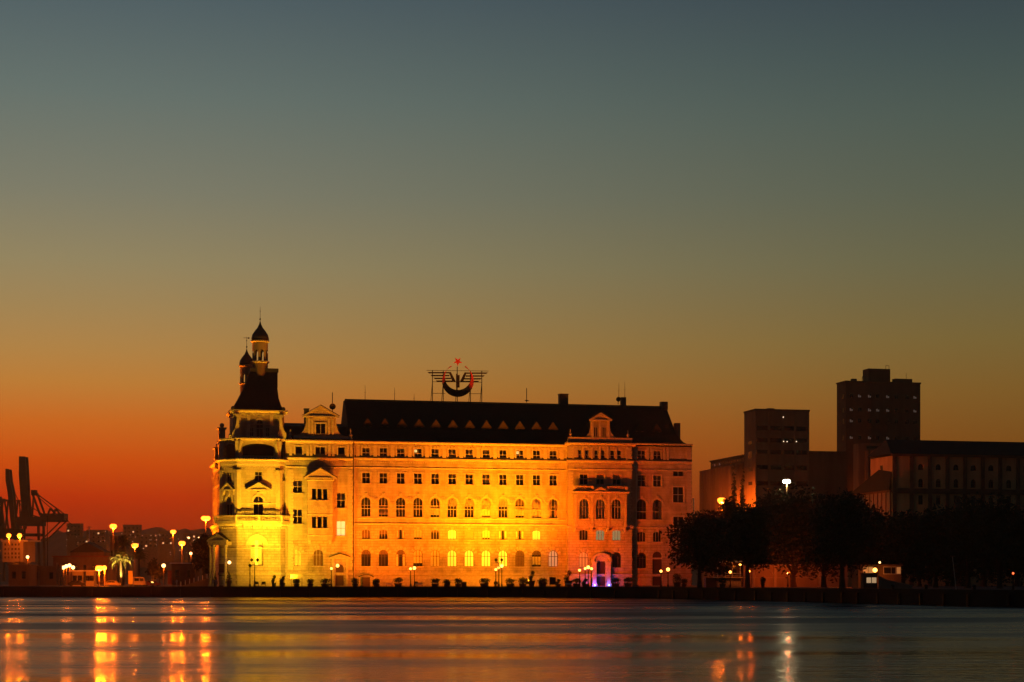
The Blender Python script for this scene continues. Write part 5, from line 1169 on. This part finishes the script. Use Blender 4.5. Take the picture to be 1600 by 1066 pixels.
MB().box(X2(1160), X2(1326), 0, .5, 0, zw).build('wall', PLAST, wl); MB().box(X2(1160), X2(1326), -.15, .65, zw, zw+.25).build('coping', TRIM, wl)
for a in (1176, 1210, 1236, 1281, 1318): MB().box(X2(a)-.3, X2(a)+.3, -.25, 0, 0, zw-.02).build('pier', BROWN if a == 1236 else TRIM, wl)
for a, b in ((1178, 1208), (1238, 1280)):
    m_ = MB(); c = (a+b)/2; h_ = (b-a)/2
    for i in range(8):
        t0, t1 = math.pi*i/8, math.pi*(i+1)/8
        m_.bar((X2(c+h_*math.cos(t0)), -.05, 2+(zw-2.6)*math.sin(t0)), (X2(c+h_*math.cos(t1)), -.05, 2+(zw-2.6)*math.sin(t1)), .09)
    m_.build('blind_arch', TRIM, wl)
MB().box(X2(1160), X2(1326), -.1, -.003, zw*.42, zw*.42+.12).build('string_course', TRIM, wl)
globe_lamp(1315.5, 892, 372, 'warm lamp glowing behind the trunk of the tall broad tree', 1, True, WARM, .3, 3600); globe_lamp(1231, 896, 386, 'dim lamp near the middle of the orange wall', 1, True, PALE, .2, 1000)
globe_lamp(1170, 893, 380, 'lamp hidden beside the kiosk tree trunk lighting the wall', 1, True, WARM, .27, 1300)
bo, k = frame_thing('guard_booth', 'small guard booth with a lit window on the quay edge', 'booth', 1360, 284)
X3 = lambda a: (a-1360)*k
Z3 = lambda py: CH+(HZ-py)*k-GZ
MB().box(X3(1349), X3(1371), 0, 2.2, 0, Z3(897)).build('wall', BROWN, bo); MB().box(X3(1347.5), X3(1372.5), -.2, 2.4, Z3(897), Z3(895.5)).build('roof', CONCD, bo)
MB().box(X3(1353.5), X3(1370), -.06, 0, Z3(912), Z3(911)).box(X3(1353.5), X3(1370), -.06, 0, Z3(902.5), Z3(901.5)).box(X3(1361.3), X3(1362), -.06, 0, Z3(911), Z3(902.5)).build('window_frame', FRAMED, bo)
for a in (1354, 1362.3): MB().box(X3(a), X3(a+7), -.03, -.002, Z3(911), Z3(902.5)).build('pane', glow_mat('booth_light', (1, .62, .3), .4), bo)
hb, k = frame_thing('harbour_house', 'dark low house with a lit upper window strip behind the guard booth', 'building', 1378, 330)
X4 = lambda a: (a-1378)*k
Z4 = lambda py: CH+(HZ-py)*k-GZ
MB().box(X4(1341), X4(1408), 0, 6, 0, Z4(884)).build('wall', CONCD, hb); MB().box(X4(1339), X4(1410), -.3, 6.3, Z4(884), Z4(882.5)).build('roof', CONCD, hb)
for a, b, mt_ in ((1349, 1356, ROOMDIM), (1357, 1364, ROOMDIM), (1381, 1392, DARK), (1393, 1399, DARK), (1401, 1407, ROOMDIM)):
    f = MB().box(X4(a)-.1, X4(b)+.1, -.08, 0, Z4(897.5), Z4(896.5)).box(X4(a)-.1, X4(b)+.1, -.08, 0, Z4(886.5), Z4(885.5)).box(X4(a)-.1, X4(a), -.08, 0, Z4(896.5), Z4(886.5)).box(X4(b), X4(b)+.1, -.08, 0, Z4(896.5), Z4(886.5)).build('window', WHITE, hb); MB().box(X4(a), X4(b), -.05, -.002, Z4(896.5), Z4(886.5)).build('pane', mt_, f)
wall_lamp(P(1367.2, 891, 328), 'bright warm lamp on the low house above the guard booth', .42, WARM, pw=350); wall_lamp(P(1374.5, 879, 331), 'small pale lamp on the roof of the low house', .2, PALE, n=Vector((0, 0, -.6)))
cw, k = frame_thing('curved_wall', 'low sloping orange lit wall right of the guard booth', 'wall', 1392, 292, -8)
MB().plate([(-2.0, 0), (3.4, 0), (3.4, .5), (1.2, 1.0), (-.5, 1.35), (-2.0, 2.1)], 0, .4).build('wall', PLAST, cw); MB().plate([(-2.05, 2.1), (-.5, 1.35), (1.2, 1.0), (3.45, .5), (3.45, .6), (1.2, 1.12), (-.5, 1.47), (-2.05, 2.25)], -.08, .48).build('coping', TRIM, cw)
hs, k = frame_thing('villa', 'dark house hidden by trees with three lit arched windows', 'building', 1202, 425)
X5 = lambda a: (a-1202)*k
Z5 = lambda py: CH+(HZ-py)*k-GZ
mb = MB(); wo_ = [(X5(a), Z5(860), 6.5*k, Z5(846)-Z5(860), 3.25*k) for a in (1186, 1202, 1218)]; panel(mb, I4, X5(1168), X5(1238), 0, Z5(832), wo_, .3); mb.build('wall', CONCD, hs)
for o in wo_:
    window(hs, I4, o, 'K', None, 1, .5, FRAMED)
MB().plate([(X5(1165), Z5(832)), (X5(1241), Z5(832)), (X5(1225), Z5(812)), (X5(1181), Z5(812))], -.4, 8).build('roof', ROOF, hs)
lpost, k = frame_thing('leaning_pole', 'thin pale pole leaning slightly at the right quay', 'pole', 1494, 262)
MB().bar((0, 0, 0), (-.55, 0, 4.9), .07, .05).build('shaft', PIPE, lpost); MB().box(-.85, -.2, -.1, .1, 4.85, 5.0).build('sign_plate', CONCD, lpost)
globe_lamp(1583, 896, 262, 'reddish lamp among the branches at the far right', 1, True, glow_mat('red_lamp_glass', (1, .12, .03), 3), .16)
for i, (px_, D) in enumerate(((1395, 268), (1447, 262), (1522, 250))):
    t = thing('bollard', ['stubby mooring bollard right of the guard booth', 'mooring bollard left of the leaning pole', 'mooring bollard right of the leaning pole'][i], 'bollard', Matrix.Translation(G(px_, D, GZ+.0)), 'mooring bollards')
    MB().lathe([(.25, 0), (.22, .5), (.32, .6), (.3, .75), (.1, .8)], 10).build('post', IRON, t)
# ------------------------------------------------------------------ promenade bits
def small(name, label, cat, px, D, th=12.9, group=None): return thing(name, label, cat, Matrix.Translation(G(px, D)) @ RZ(th), group)
t = small('notice_board', 'dark free-standing notice board below the twelfth ground window', 'board', 863.5, 396); MB().box(-.7, .7, -.05, .1, .5, 2.1).build('panel', IRON, t); MB().box(-.65, -.55, -.04, .08, 0, .5).box(.55, .65, -.04, .08, 0, .5).build('leg', IRON, t); MB().box(-.8, .8, -.15, .2, 2.1, 2.25).build('cap', TRIM, t)
t = small('cabinet', 'black utility cabinet standing beside a promenade bush', 'cabinet', 725, 396); MB().box(-.55, .55, 0, .5, 0, 1.0).build('body', IRON, t); MB().box(-.6, .6, -.05, .55, 1.0, 1.08).build('lid', IRON, t)
t = small('banner_board', 'long pale board on the plinth of the left block', 'board', 463.5, 399); MB().box(-1.35, 1.35, -.05, .08, 1.9, 2.75).build('panel', TRIM, t); MB().bar((-1.2, .1, 0), (-1.2, .1, 1.9), .05).bar((1.2, .1, 0), (1.2, .1, 1.9), .05).build('leg', IRON, t)
t = small('cellar_entrance', 'dark cellar doorway under a low curved hood by the left drainpipe', 'entrance', 571.5, 413.6); MB().box(-.85, .85, -.9, .0, 0, 2.15).build('door', WOODD, t)
hd = MB()
for i in range(6): a, b = -1.7+3.4*i/6, -1.7+3.4*(i+1)/6; hd.plate([(a, 2.2+.55*(1-(a/1.7)**2)), (b, 2.2+.55*(1-(b/1.7)**2)), (b, 2.36+.55*(1-(b/1.7)**2)), (a, 2.36+.55*(1-(a/1.7)**2))], -1.2, 0)
hd.build('hood', IRON, t)
def bench(px, D, label):
    t = small('bench', label, 'bench', px, D, 12.9, 'benches on the promenade')
    for i in range(3): MB().box(-.8, .8, -.25+i*.17, -.11+i*.17, .42, .46).build('slat', WHITE, t)
    for i in range(2): MB().box(-.8, .8, .26, .3, .55+i*.18, .69+i*.18).build('slat', WHITE, t)
    for x in (-.65, .65): MB().box(x-.04, x+.04, -.25, .3, 0, .42).box(x-.04, x+.04, .27, .31, .42, .85).build('leg', IRON, t)
for px_, lab in ((608, 'pale bench left of the full dark bush'), (655, 'pale bench right of the lit pair of lamps'), (808, 'pale bench between two bushes right of mid facade'), (889, 'pale bench under the tall shrub by the right drainpipe')): bench(px_, 397, lab)
def person(px, D, label, colr, lean=0, scale=1.0, face=0):
    t = thing('person', label, 'person', Matrix.Translation(G(px, D)) @ RZ(face) @ Matrix.Scale(scale, 4), 'people by the porch')
    me = bpy.data.meshes.new('body'); V = [(0,0,.95),(0,0,1.2),(0,-.01,1.42),(0,0,1.52),(0,-.02,1.66),(.19,0,1.4),(.25,.0,1.14),(.22,-.12,.93),(-.19,0,1.4),(-.25,.02,1.14),(-.22,-.08,.93),(.1,0,.9),(.13,-.06,.5),(.13,.02,.06),(.13,-.13,.03),(-.1,0,.9),(-.13,.05,.5),(-.13,.12,.06),(-.13,-.02,.03)]
    E = [(0,1),(1,2),(2,3),(3,4),(2,5),(5,6),(6,7),(2,8),(8,9),(9,10),(0,11),(11,12),(12,13),(13,14),(0,15),(15,16),(16,17),(17,18)]
    rd = [.15,.14,.15,.06,.105,.07,.05,.04,.07,.05,.04,.095,.065,.045,.04,.095,.065,.045,.04]
    me.from_pydata(V, E, []); me.materials.append(colr)
    b = link('body', me, t); sk = b.modifiers.new('Skin', 'SKIN'); b.modifiers.new('Sub', 'SUBSURF').levels = 1
    for i, r_ in enumerate(rd): me.skin_vertices[0].data[i].radius = (r_, r_*.8)
    me.skin_vertices[0].data[0].use_root = True
    MB().ball((0, .01, 1.72), .115, 10).build('hair', IRON, t)
CL = mat('pale_clothes', (.5, .46, .4), .9, .2, 4); CLD = mat('dark_clothes', (.12, .1, .1), .9, .2, 4)
person(333, 396, 'leftmost figure in pale clothes beside the small conifer', CL, face=20); person(337.5, 396.5, 'second figure in pale clothes standing close by the small conifer', CL, face=-30); person(350, 396, 'figure in pale clothes below the porch between the two conifers', CL, face=60)
person(271, 396, 'figure in dark clothes on the quay left of the steps', CLD, face=40); person(276, 397, 'second figure on the quay left of the steps, lighter clothes', CL, face=-20)
# stairs with posts on the left of the tower
rp_, k = frame_thing('ramp', 'pale orange lit ramp climbing to the tower with a row of posts', 'ramp', 316, 432)
MB().plate([(-5.2, 0), (3.5, 0), (3.5, 2.4), (2.9, 2.4)], 0, 4).build('slope', PLAST, rp_)
for i in range(9): x = -5.2+i*1.05; z0 = max(0, (x+5.2)*.28); MB().bar((x, .3, z0), (x, .3, z0+1.2), .09).build('post', WHITE, rp_)
# ------------------------------------------------------------------ harbour on the left
# cranes
def crane(D, boom, lab, house=None, legs=(), stays=(), girders=(), thick=5.0):
    o = G(boom[-1][0], D); t = thing('container_crane', lab, 'crane', Matrix.Translation(o), 'harbour cranes'); Q = lambda px, py, dy=0: P(px, py, D)-o+Vector((0, dy, 0))
    for dy in (-4, 4):
        bm_ = MB(); L_ = boom
        for (xl, xr_, y), (xl2, xr2, y2) in zip(L_, L_[1:]):
            a, b, c, d = Q(xl, y, dy), Q(xr_, y, dy), Q(xr2, y2, dy), Q(xl2, y2, dy)
            bm_.plate([(a.x, a.z), (b.x, b.z), (c.x, c.z), (d.x, d.z)], dy-.8, dy+.8)
        bm_.build('boom', STEEL, t)
    for (a, b, r) in legs:
        for dy in (-8, 8): MB().bar(Q(*a, dy), Q(*b, dy), r).build('leg', STEEL, t)
    for (a, b, r) in girders:
        for dy in (-5, 5): MB().bar(Q(*a, dy), Q(*b, dy), r).build('girder', STEEL, t)
    for (a, b, r) in stays: MB().bar(Q(*a), Q(*b), r).build('stay', STEEL, t)
    for (x0, x1, y0, y1, dy) in house or (): a, b = Q(x0, y1), Q(x1, y0); MB().box(a.x, b.x, -dy, dy, a.z, b.z).build('machinery_house', STEEL, t)
    tr = MB(); (xl, xr_, y), (xl2, xr2, y2) = boom[0], boom[-1]
    for i in range(9):
        f = i/9; a = Q(xl+(xl2-xl)*f, y+(y2-y)*f); tr.bar(a+Vector((.5, -4, 0)), a+Vector((.5, 4, 0)), .35)
    tr.build('bracing', STEEL, t)
crane(1450, [(32, 41.8, 714), (31.8, 43.5, 742), (34, 45, 772), (37, 48.5, 812)], 'taller harbour crane with raised boom and large machinery house',
      [(31, 68, 808, 822, 8), (66, 103, 803, 814, 7), (50, 57, 766, 774, 3)],
      [((34, 822), (32, 908), 1.1), ((64, 822), (66, 908), 1.1), ((49, 768), (46, 808), .8), ((54, 770), (67, 806), .9), ((100, 814), (68, 845), .6), ((78, 806), (83, 795), .9), ((91, 804), (83, 795), .9)],
      [((55, 770), (100, 803), .5), ((54, 772), (82, 796), .35), ((48, 792), (66, 803), .35), ((100, 806), (110, 819), .4), ((103, 812), (113, 820), .3), ((50, 805), (60, 808), .5)], [((31, 813), (103, 813), 1.6), ((20, 836), (66, 836), 1.3)])
crane(1560, [(10.8, 16.2, 733.5), (11, 18, 752), (14, 21.8, 769), (20, 26.5, 826)], 'shorter harbour crane with raised boom behind the taller one',
      [(2, 34, 826, 842, 7)], [((9, 780), (4, 830), .9), ((11, 780), (17, 826), .8), ((32, 782), (27, 830), .8), ((34, 782), (37, 826), .7), ((3, 842), (2, 908), 1.1), ((27, 842), (27, 908), 1.1)],
      [((0, 781), (35, 783), .6), ((22, 768), (34, 792), .3)], [((-14, 832), (34, 832), 1.5)])
crane(1650, [(-3, 1, 776), (-2, 3, 800), (2, 6, 832)], 'partly visible third crane at the left edge of the picture', [(-22, 4, 828, 840, 6)], [((-2, 782), (4, 830), .8), ((-12, 782), (-14, 908), 1), ((2, 840), (3, 908), 1)], [((-12, 782), (12, 783), .6)], [((-22, 832), (8, 832), 1.4)])
# lit harbour office
of, k = frame_thing('harbour_office', 'orange lit harbour office with rounded lower storey and rows of tiny windows', 'building', 20, 600, -14)
X6 = lambda a: (a-20)*k
Z6 = lambda py: CH+(HZ-py)*k-GZ
MB().box(X6(2), X6(38), 0, 8, Z6(878), Z6(845)).build('wall', PLAST, of); MB().box(X6(1), X6(47), -.4, 8.4, Z6(846.5), Z6(844)).build('roof', TRIM, of)
grid_windows(of, I4, [X6(p) for p in (7, 13, 19, 25, 31)], [Z6(p) for p in (851, 858, 865, 871)], .5, .6)
MB().lathe([(X6(38)-X6(22), 0), (X6(38)-X6(22), Z6(880))], 20, T(0, 4.2, 0)).build('round_wall', PLAST, of)
grid_windows(of, T(0, 4.2-(X6(38)-X6(22))-.02, 0), [X6(p) for p in (16, 20, 24)], [Z6(885)], .5, .9)
MB().lathe([(X6(38)-X6(20), Z6(880)), (X6(38)-X6(20), Z6(878))], 20, T(0, 4.2, 0)).build('canopy', TRIM, of)
# dark boats and sheds in front
def shed(px0, px1, py, D, label, m_=CONCD, roof=ROOF, depth=10, pitch=0, name='shed', eave=None, th=0):
    o = G((px0+px1)/2, D); k = D/F; w = (px1-px0)*k; h = CH+(HZ-py)*k-GZ
    t = thing(name, label, 'building', Matrix.Translation(o) @ RZ(th), 'harbour sheds')
    MB().box(-w/2, w/2, 0, depth, 0, h).build('wall', m_, t)
    if pitch: MB().plate([(-w/2-.4, h), (w/2+.4, h), (0, h+pitch*k)], -.4, depth+.4).build('roof', roof, t)
    else: MB().box(-w/2-.4, w/2+.4, -.5, depth+.4, h, h+.3).build('roof', roof, t)
    n = max(2, int(w/3))
    for i in range(n):
        x = -w/2+(i+.5)*w/n; f = MB().box(x-.55, x+.55, -.07, 0, h*.35, h*.35+.1).box(x-.55, x+.55, -.07, 0, h*.7, h*.7+.1).box(x-.55, x-.47, -.07, 0, h*.35+.1, h*.7).box(x+.47, x+.55, -.07, 0, h*.35+.1, h*.7).build('window', FRAMED, t); MB().box(x-.5, x+.5, -.04, -.002, h*.35+.1, h*.7).build('pane', mat('dark_silo_glass', (.015,.013,.012), .15, .2, 1, spec=.5), f)
    return t
shed(83, 168, 870, 640, 'long dark harbour shed with a thin lit roof edge', BROWN, REDB, 14)
shed(110, 162, 863, 720, 'pitched roof house behind the long harbour shed', BROWN, ROOF, 12, 16)
shed(14, 45, 884, 470, 'dark block in front of the lit harbour office', CONCD, CONCD, 8)
shed(113, 129, 893, 455, 'little booth with a pale lit awning on the left quay', PLAST, WHITE, 4)
shed(134, 146.5, 893, 455, 'small pale cabin lit by the glaring street light', PLAST, TRIM, 3)
shed(268, 304, 881, 560, 'low dark office with a pale lit roof edge near the station', BROWN, WHITE, 8)
shed(172, 184, 838, 800, 'narrow tall red lit building under the star-like mast', BROWN, CONCD, 10)
shed(45, 92, 886, 520, 'low dark store between the harbour office and the white lamp cluster', CONCD, CONCD, 8)
# containers stack
n_ = 0
for r_ in range(3):
    for c in range(4):
        px_ = 262+c*11.2; D = 660
        if r_ == 2 and c in (0, 3): continue
        t = thing('shipping_container', 'red shipping container, %s row of the stack and %s column' % (['bottom', 'middle', 'top'][r_], ['first', 'second', 'third', 'last'][c]), 'container', Matrix.Translation(G(px_, D, GZ+r_*2.6+.01)), 'containers stacked left of the station')
        cb = MB().box(0, 2.44, 0, 6, 0, 2.55); 
        for i in range(5): cb.box(.2+i*.45, .35+i*.45, -.05, 0, .2, 2.35)
        cb.build('body', REDB, t); MB().box(1.2, 1.25, -.09, -.05, .1, 2.45).build('door_bar', IRON, t)
for c in range(5):
    for r_ in range(3):
        t = thing('shipping_container', 'dark red container under the tall crane, %s tier, %s stack from the left' % (['lowest', 'second', 'third'][r_], ['first', 'second', 'third', 'fourth', 'fifth'][c]), 'container', Matrix.Translation(G(80+c*5.2, 1000, GZ+9+r_*2.7-9+8*(0)+.01)), 'containers stacked under the crane')
        MB().box(0, 1.8, 0, 12, 0, 2.6).build('body', REDB, t)
# palms
def palm(px, py, D, label, seed, fr=3.1, nf=26):
    o = G(px, D); k = D/F; h = CH+(HZ-py)*k-GZ; rnd = random.Random(seed)
    t = thing('palm_tree', label, 'palm', Matrix.Translation(o), 'palms on the left quay')
    tk = MB(); 
    for i in range(12): tk.lathe([(.42-.008*i, h*i/12), (.34-.008*i, h*(i+1)/12)], 9)
    tk.build('trunk', BARK, t)
    key = ('frond', round(fr, 1))
    if key not in WC:
        f = MB(); sgm = 9; prev = None; pts_ = []
        for i in range(sgm+1):
            s = i/sgm; pts_.append(Vector((fr*(s*.95), 0, fr*(.55*s-.62*s*s*s*1.15))))
        for a, b in zip(pts_, pts_[1:]): f.bar(a, b, .035, .025, 4)
        for i in range(1, 30):
            s = i/30; q = s*sgm; j = int(q); c = pts_[j]+(pts_[min(sgm, j+1)]-pts_[j])*(q-j); ll = fr*.27*math.sin(math.pi*(.12+.85*s))+.1
            for sd in (-1, 1): tip = c+Vector((ll*.45, sd*ll*.8, -ll*.35)); f.add([c, c+Vector((.06, 0, .02)), tip], [(0,1,2)]); f.add([c, c+Vector((0, sd*.04, -.04)), tip], [(0,1,2)])
        WC[key] = f.mesh('frond', PALMG)
    for i in range(nf):
        tilt = -100+i/nf*150; a = i*137.5
        link('frond', WC[key], t, T(0, 0, h) @ RZ(a) @ Matrix.Rotation(R(tilt*.8), 4, 'Y'))
    return o+Vector((0, 0, h))
pp = palm(189, 876, 460, 'palm brilliantly lit from below on the left quay', 1, 3.4, 34)
palm(193, 852, 560, 'dim palm behind the brilliantly lit one', 2, 3.6); palm(217, 872, 520, 'dim palm right of the brilliantly lit one', 3, 3.4)
t = small('palm_uplight', 'small uplight strapped to the brilliantly lit palm', 'uplight', 189, 457.5, 0); MB().lathe([(.2, 0), (.25, .3), (.2, .34)], 10).build('housing', IRON, t)
l = bpy.data.lights.new('palm_beam', 'SPOT'); l.energy = 36000; l.color = (1, .55, .1); l.spot_size = R(75); l.spot_blend = .6; l.shadow_soft_size = .15; lo = link('palm_beam', l, t); lo.location = (-.2, 0, .6); lo.rotation_euler = (R(180-18), 0, 0)
tree(318, 520, 838, 896, 915.3, 17, 'dark tree hiding the yard just left of the station', 31, 2600, 'harbour trees', size=.5); tree(239, 500, 876, 902, 915.5, 9, 'small dark tree right of the palms', 32, 900, 'harbour trees', size=.35); tree(249, 520, 884, 903, 915.3, 9, 'small dark tree left of the white lamp', 33, 800, 'harbour trees', size=.35)
# vehicles
vn, k = frame_thing('van', 'orange lit van parked right of the palms', 'van', 219, 448, 4)
vb = MB().plate([(-1.55, .35), (1.5, .35), (1.5, 1.0), (1.2, 1.5), (1.0, 2.3), (-1.55, 2.35)], -.9, .9).build('body', PLAST, vn)
MB().box(-1.3, -.2, -.93, -.89, 1.3, 2.0).box(0, .8, -.93, -.89, 1.3, 2.0).build('window', mat('dark_silo_glass', (.015,.013,.012), .15, .2, 1, spec=.5), vn)
for x in (-1.0, 1.0):
    for y in (-.85, .65): MB().lathe([(.33, 0), (.33, .2)], 14, T(x, y+.2, .33) @ Matrix.Rotation(R(90), 4, 'X')).build('wheel', IRON, vn)
def car(px, D, label, m_):
    c, k = frame_thing('parked_car', label, 'car', px, D, 8); c['group'] = 'cars on the left quay'
    MB().plate([(-2.1, .3), (2.1, .3), (2.1, .75), (1.3, .9), (.8, 1.4), (-1.0, 1.42), (-1.7, .95), (-2.1, .85)], -.82, .82).build('body', m_, c)
    MB().plate([(.7, .92), (.6, 1.32), (-.1, 1.34), (-.1, .92)], -.84, .84).plate([(-.2, .92), (-.2, 1.34), (-.9, 1.34), (-1.4, .95)], -.84, .84).build('window', mat('dark_silo_glass', (.015,.013,.012), .15, .2, 1, spec=.5), c)
    for x in (-1.35, 1.3):
        for y in (-.8, .6): MB().lathe([(.32, 0), (.32, .2)], 14, T(x, y+.2, .32) @ Matrix.Rotation(R(90), 4, 'X')).build('wheel', IRON, c)
car(238, 452, 'reddish car parked beside the orange van', REDB); car(176, 452, 'dark low car in front of the lit palm', CONCD); car(120, 448, 'dark car before the booth with the pale awning', IRON)
yp, k = frame_thing('advert_panel', 'tall yellow lit panel between the lit palm and the van', 'panel', 204, 455); MB().box(-.55, .55, -.1, .1, .5, 3.9).build('panel', mat('yellow_panel', (.6, .45, .1), .7, .1, 2), yp); MB().box(-.4, .4, -.06, .06, 0, .5).build('foot', IRON, yp)
for i, (px_, y0, D, lab) in enumerate(((89.5, 879, 490, 'left of two pale lit posts by the lamp cluster'), (95.5, 882, 490, 'right of two pale lit posts by the lamp cluster'), (56, 890, 480, 'left of the short pale posts near the dark store'), (60.5, 891, 480, 'right of the short pale posts near the dark store'))):
    t = thing('post', lab, 'post', Matrix.Translation(G(px_, D)), 'pale posts on the left quay'); MB().bar((0, 0, 0), (0, 0, (915-y0)*D/F), .35, .3, 8).build('shaft', PLAST, t)
t, k = frame_thing('flagpole', 'tall thin dark pole in front of the cranes', 'pole', 74, 560); MB().bar((0, 0, 0), (0, 0, (915-808)*k), .16, .1, 8).build('shaft', IRON, t); MB().ball((0, 0, (915-808)*k), .2).build('cap', IRON, t)
# far hillside houses and lights
random.seed(5)
for i, (px_, w, y_, D, lab) in enumerate(((205, 26, 821, 2350, 'flat block standing highest on the far skyline right of the star-like mast'), (115, 22, 819, 2300, 'pointed dark block on the far skyline left of the pale mast'), (150, 30, 829, 2200, 'wide dim block on the hillside right of the pale mast'),
        (232, 28, 836, 2200, 'dim block on the hillside above the low yard trees'), (258, 24, 832, 2250, 'dim block below the rounded treetop on the hill'), (300, 26, 834, 2200, 'dim block on the hillside left of the station mast'), (185, 24, 840, 2150, 'low dim block on the hillside behind the palm'), (330, 22, 838, 2150, 'dim block partly hidden by the station tower'), (128, 20, 842, 2150, 'low dim block beneath the pale mast'))):
    k = D/F; o = G(px_, D); h = CH+(HZ-y_)*k-GZ; t = thing('apartment_block', lab, 'building', Matrix.Translation(o), 'far apartment blocks on the hill')
    MB().box(-w*k/2, w*k/2, 0, 14, 0, h).build('wall', BROWN, t); MB().box(-w*k/2-.5, w*k/2+.5, -.5, 14.5, h, h+.8).build('roof', CONCD, t)
    for r_ in range(3):
        for c in range(4):
            x = -w*k/2+(c+.5)*w*k/4; z = h-3.5-r_*5; lit_ = random.random() < .1
            f = MB().box(x-1.1, x+1.1, -.2, 0, z-1.2, z-1.0).build('window', CONCD, t); MB().box(x-1, x+1, -.12, 0, z-1.0, z+1.0).build('pane', mat('town_window_lit', (.8,.8,.8), .4, 0, 1, emit=(1, .5, .2), estr=1.1) if lit_ else mat('dark_silo_glass', (.015,.013,.012), .15, .2, 1, spec=.5), f)
tl = MB()
for i in range(48):
    px_ = random.uniform(90, 335); py = random.gauss(850, 14)
    if py < 829 or py > 885: continue
    D = random.uniform(1500, 2050); r_ = random.choice((.25, .32, .45)); p = P(px_, py, D); tl.ball(p, r_, 6)
tl.build('town_lights', mat('town_light_globe', (.8,.8,.8), .4, 0, 1, emit=(1, .55, .25), estr=1.5), kind='stuff')
# thin evening haze over the harbour
hzm = bpy.data.materials.new('sea_haze'); hzm.use_nodes = True; ht = hzm.node_tree; ht.nodes.remove(ht.nodes['Principled BSDF'])
pv = ht.nodes.new('ShaderNodeVolumePrincipled'); pv.inputs['Density'].default_value = .0001; pv.inputs['Color'].default_value = (1, .72, .45, 1); pv.inputs['Anisotropy'].default_value = .85
ht.links.new(pv.outputs[0], ht.nodes['Material Output'].inputs['Volume'])
MB().box(-2700, 2700, -350, 5100, -3, 115).build('haze', hzm, kind='stuff')
bpy.context.view_layer.update()
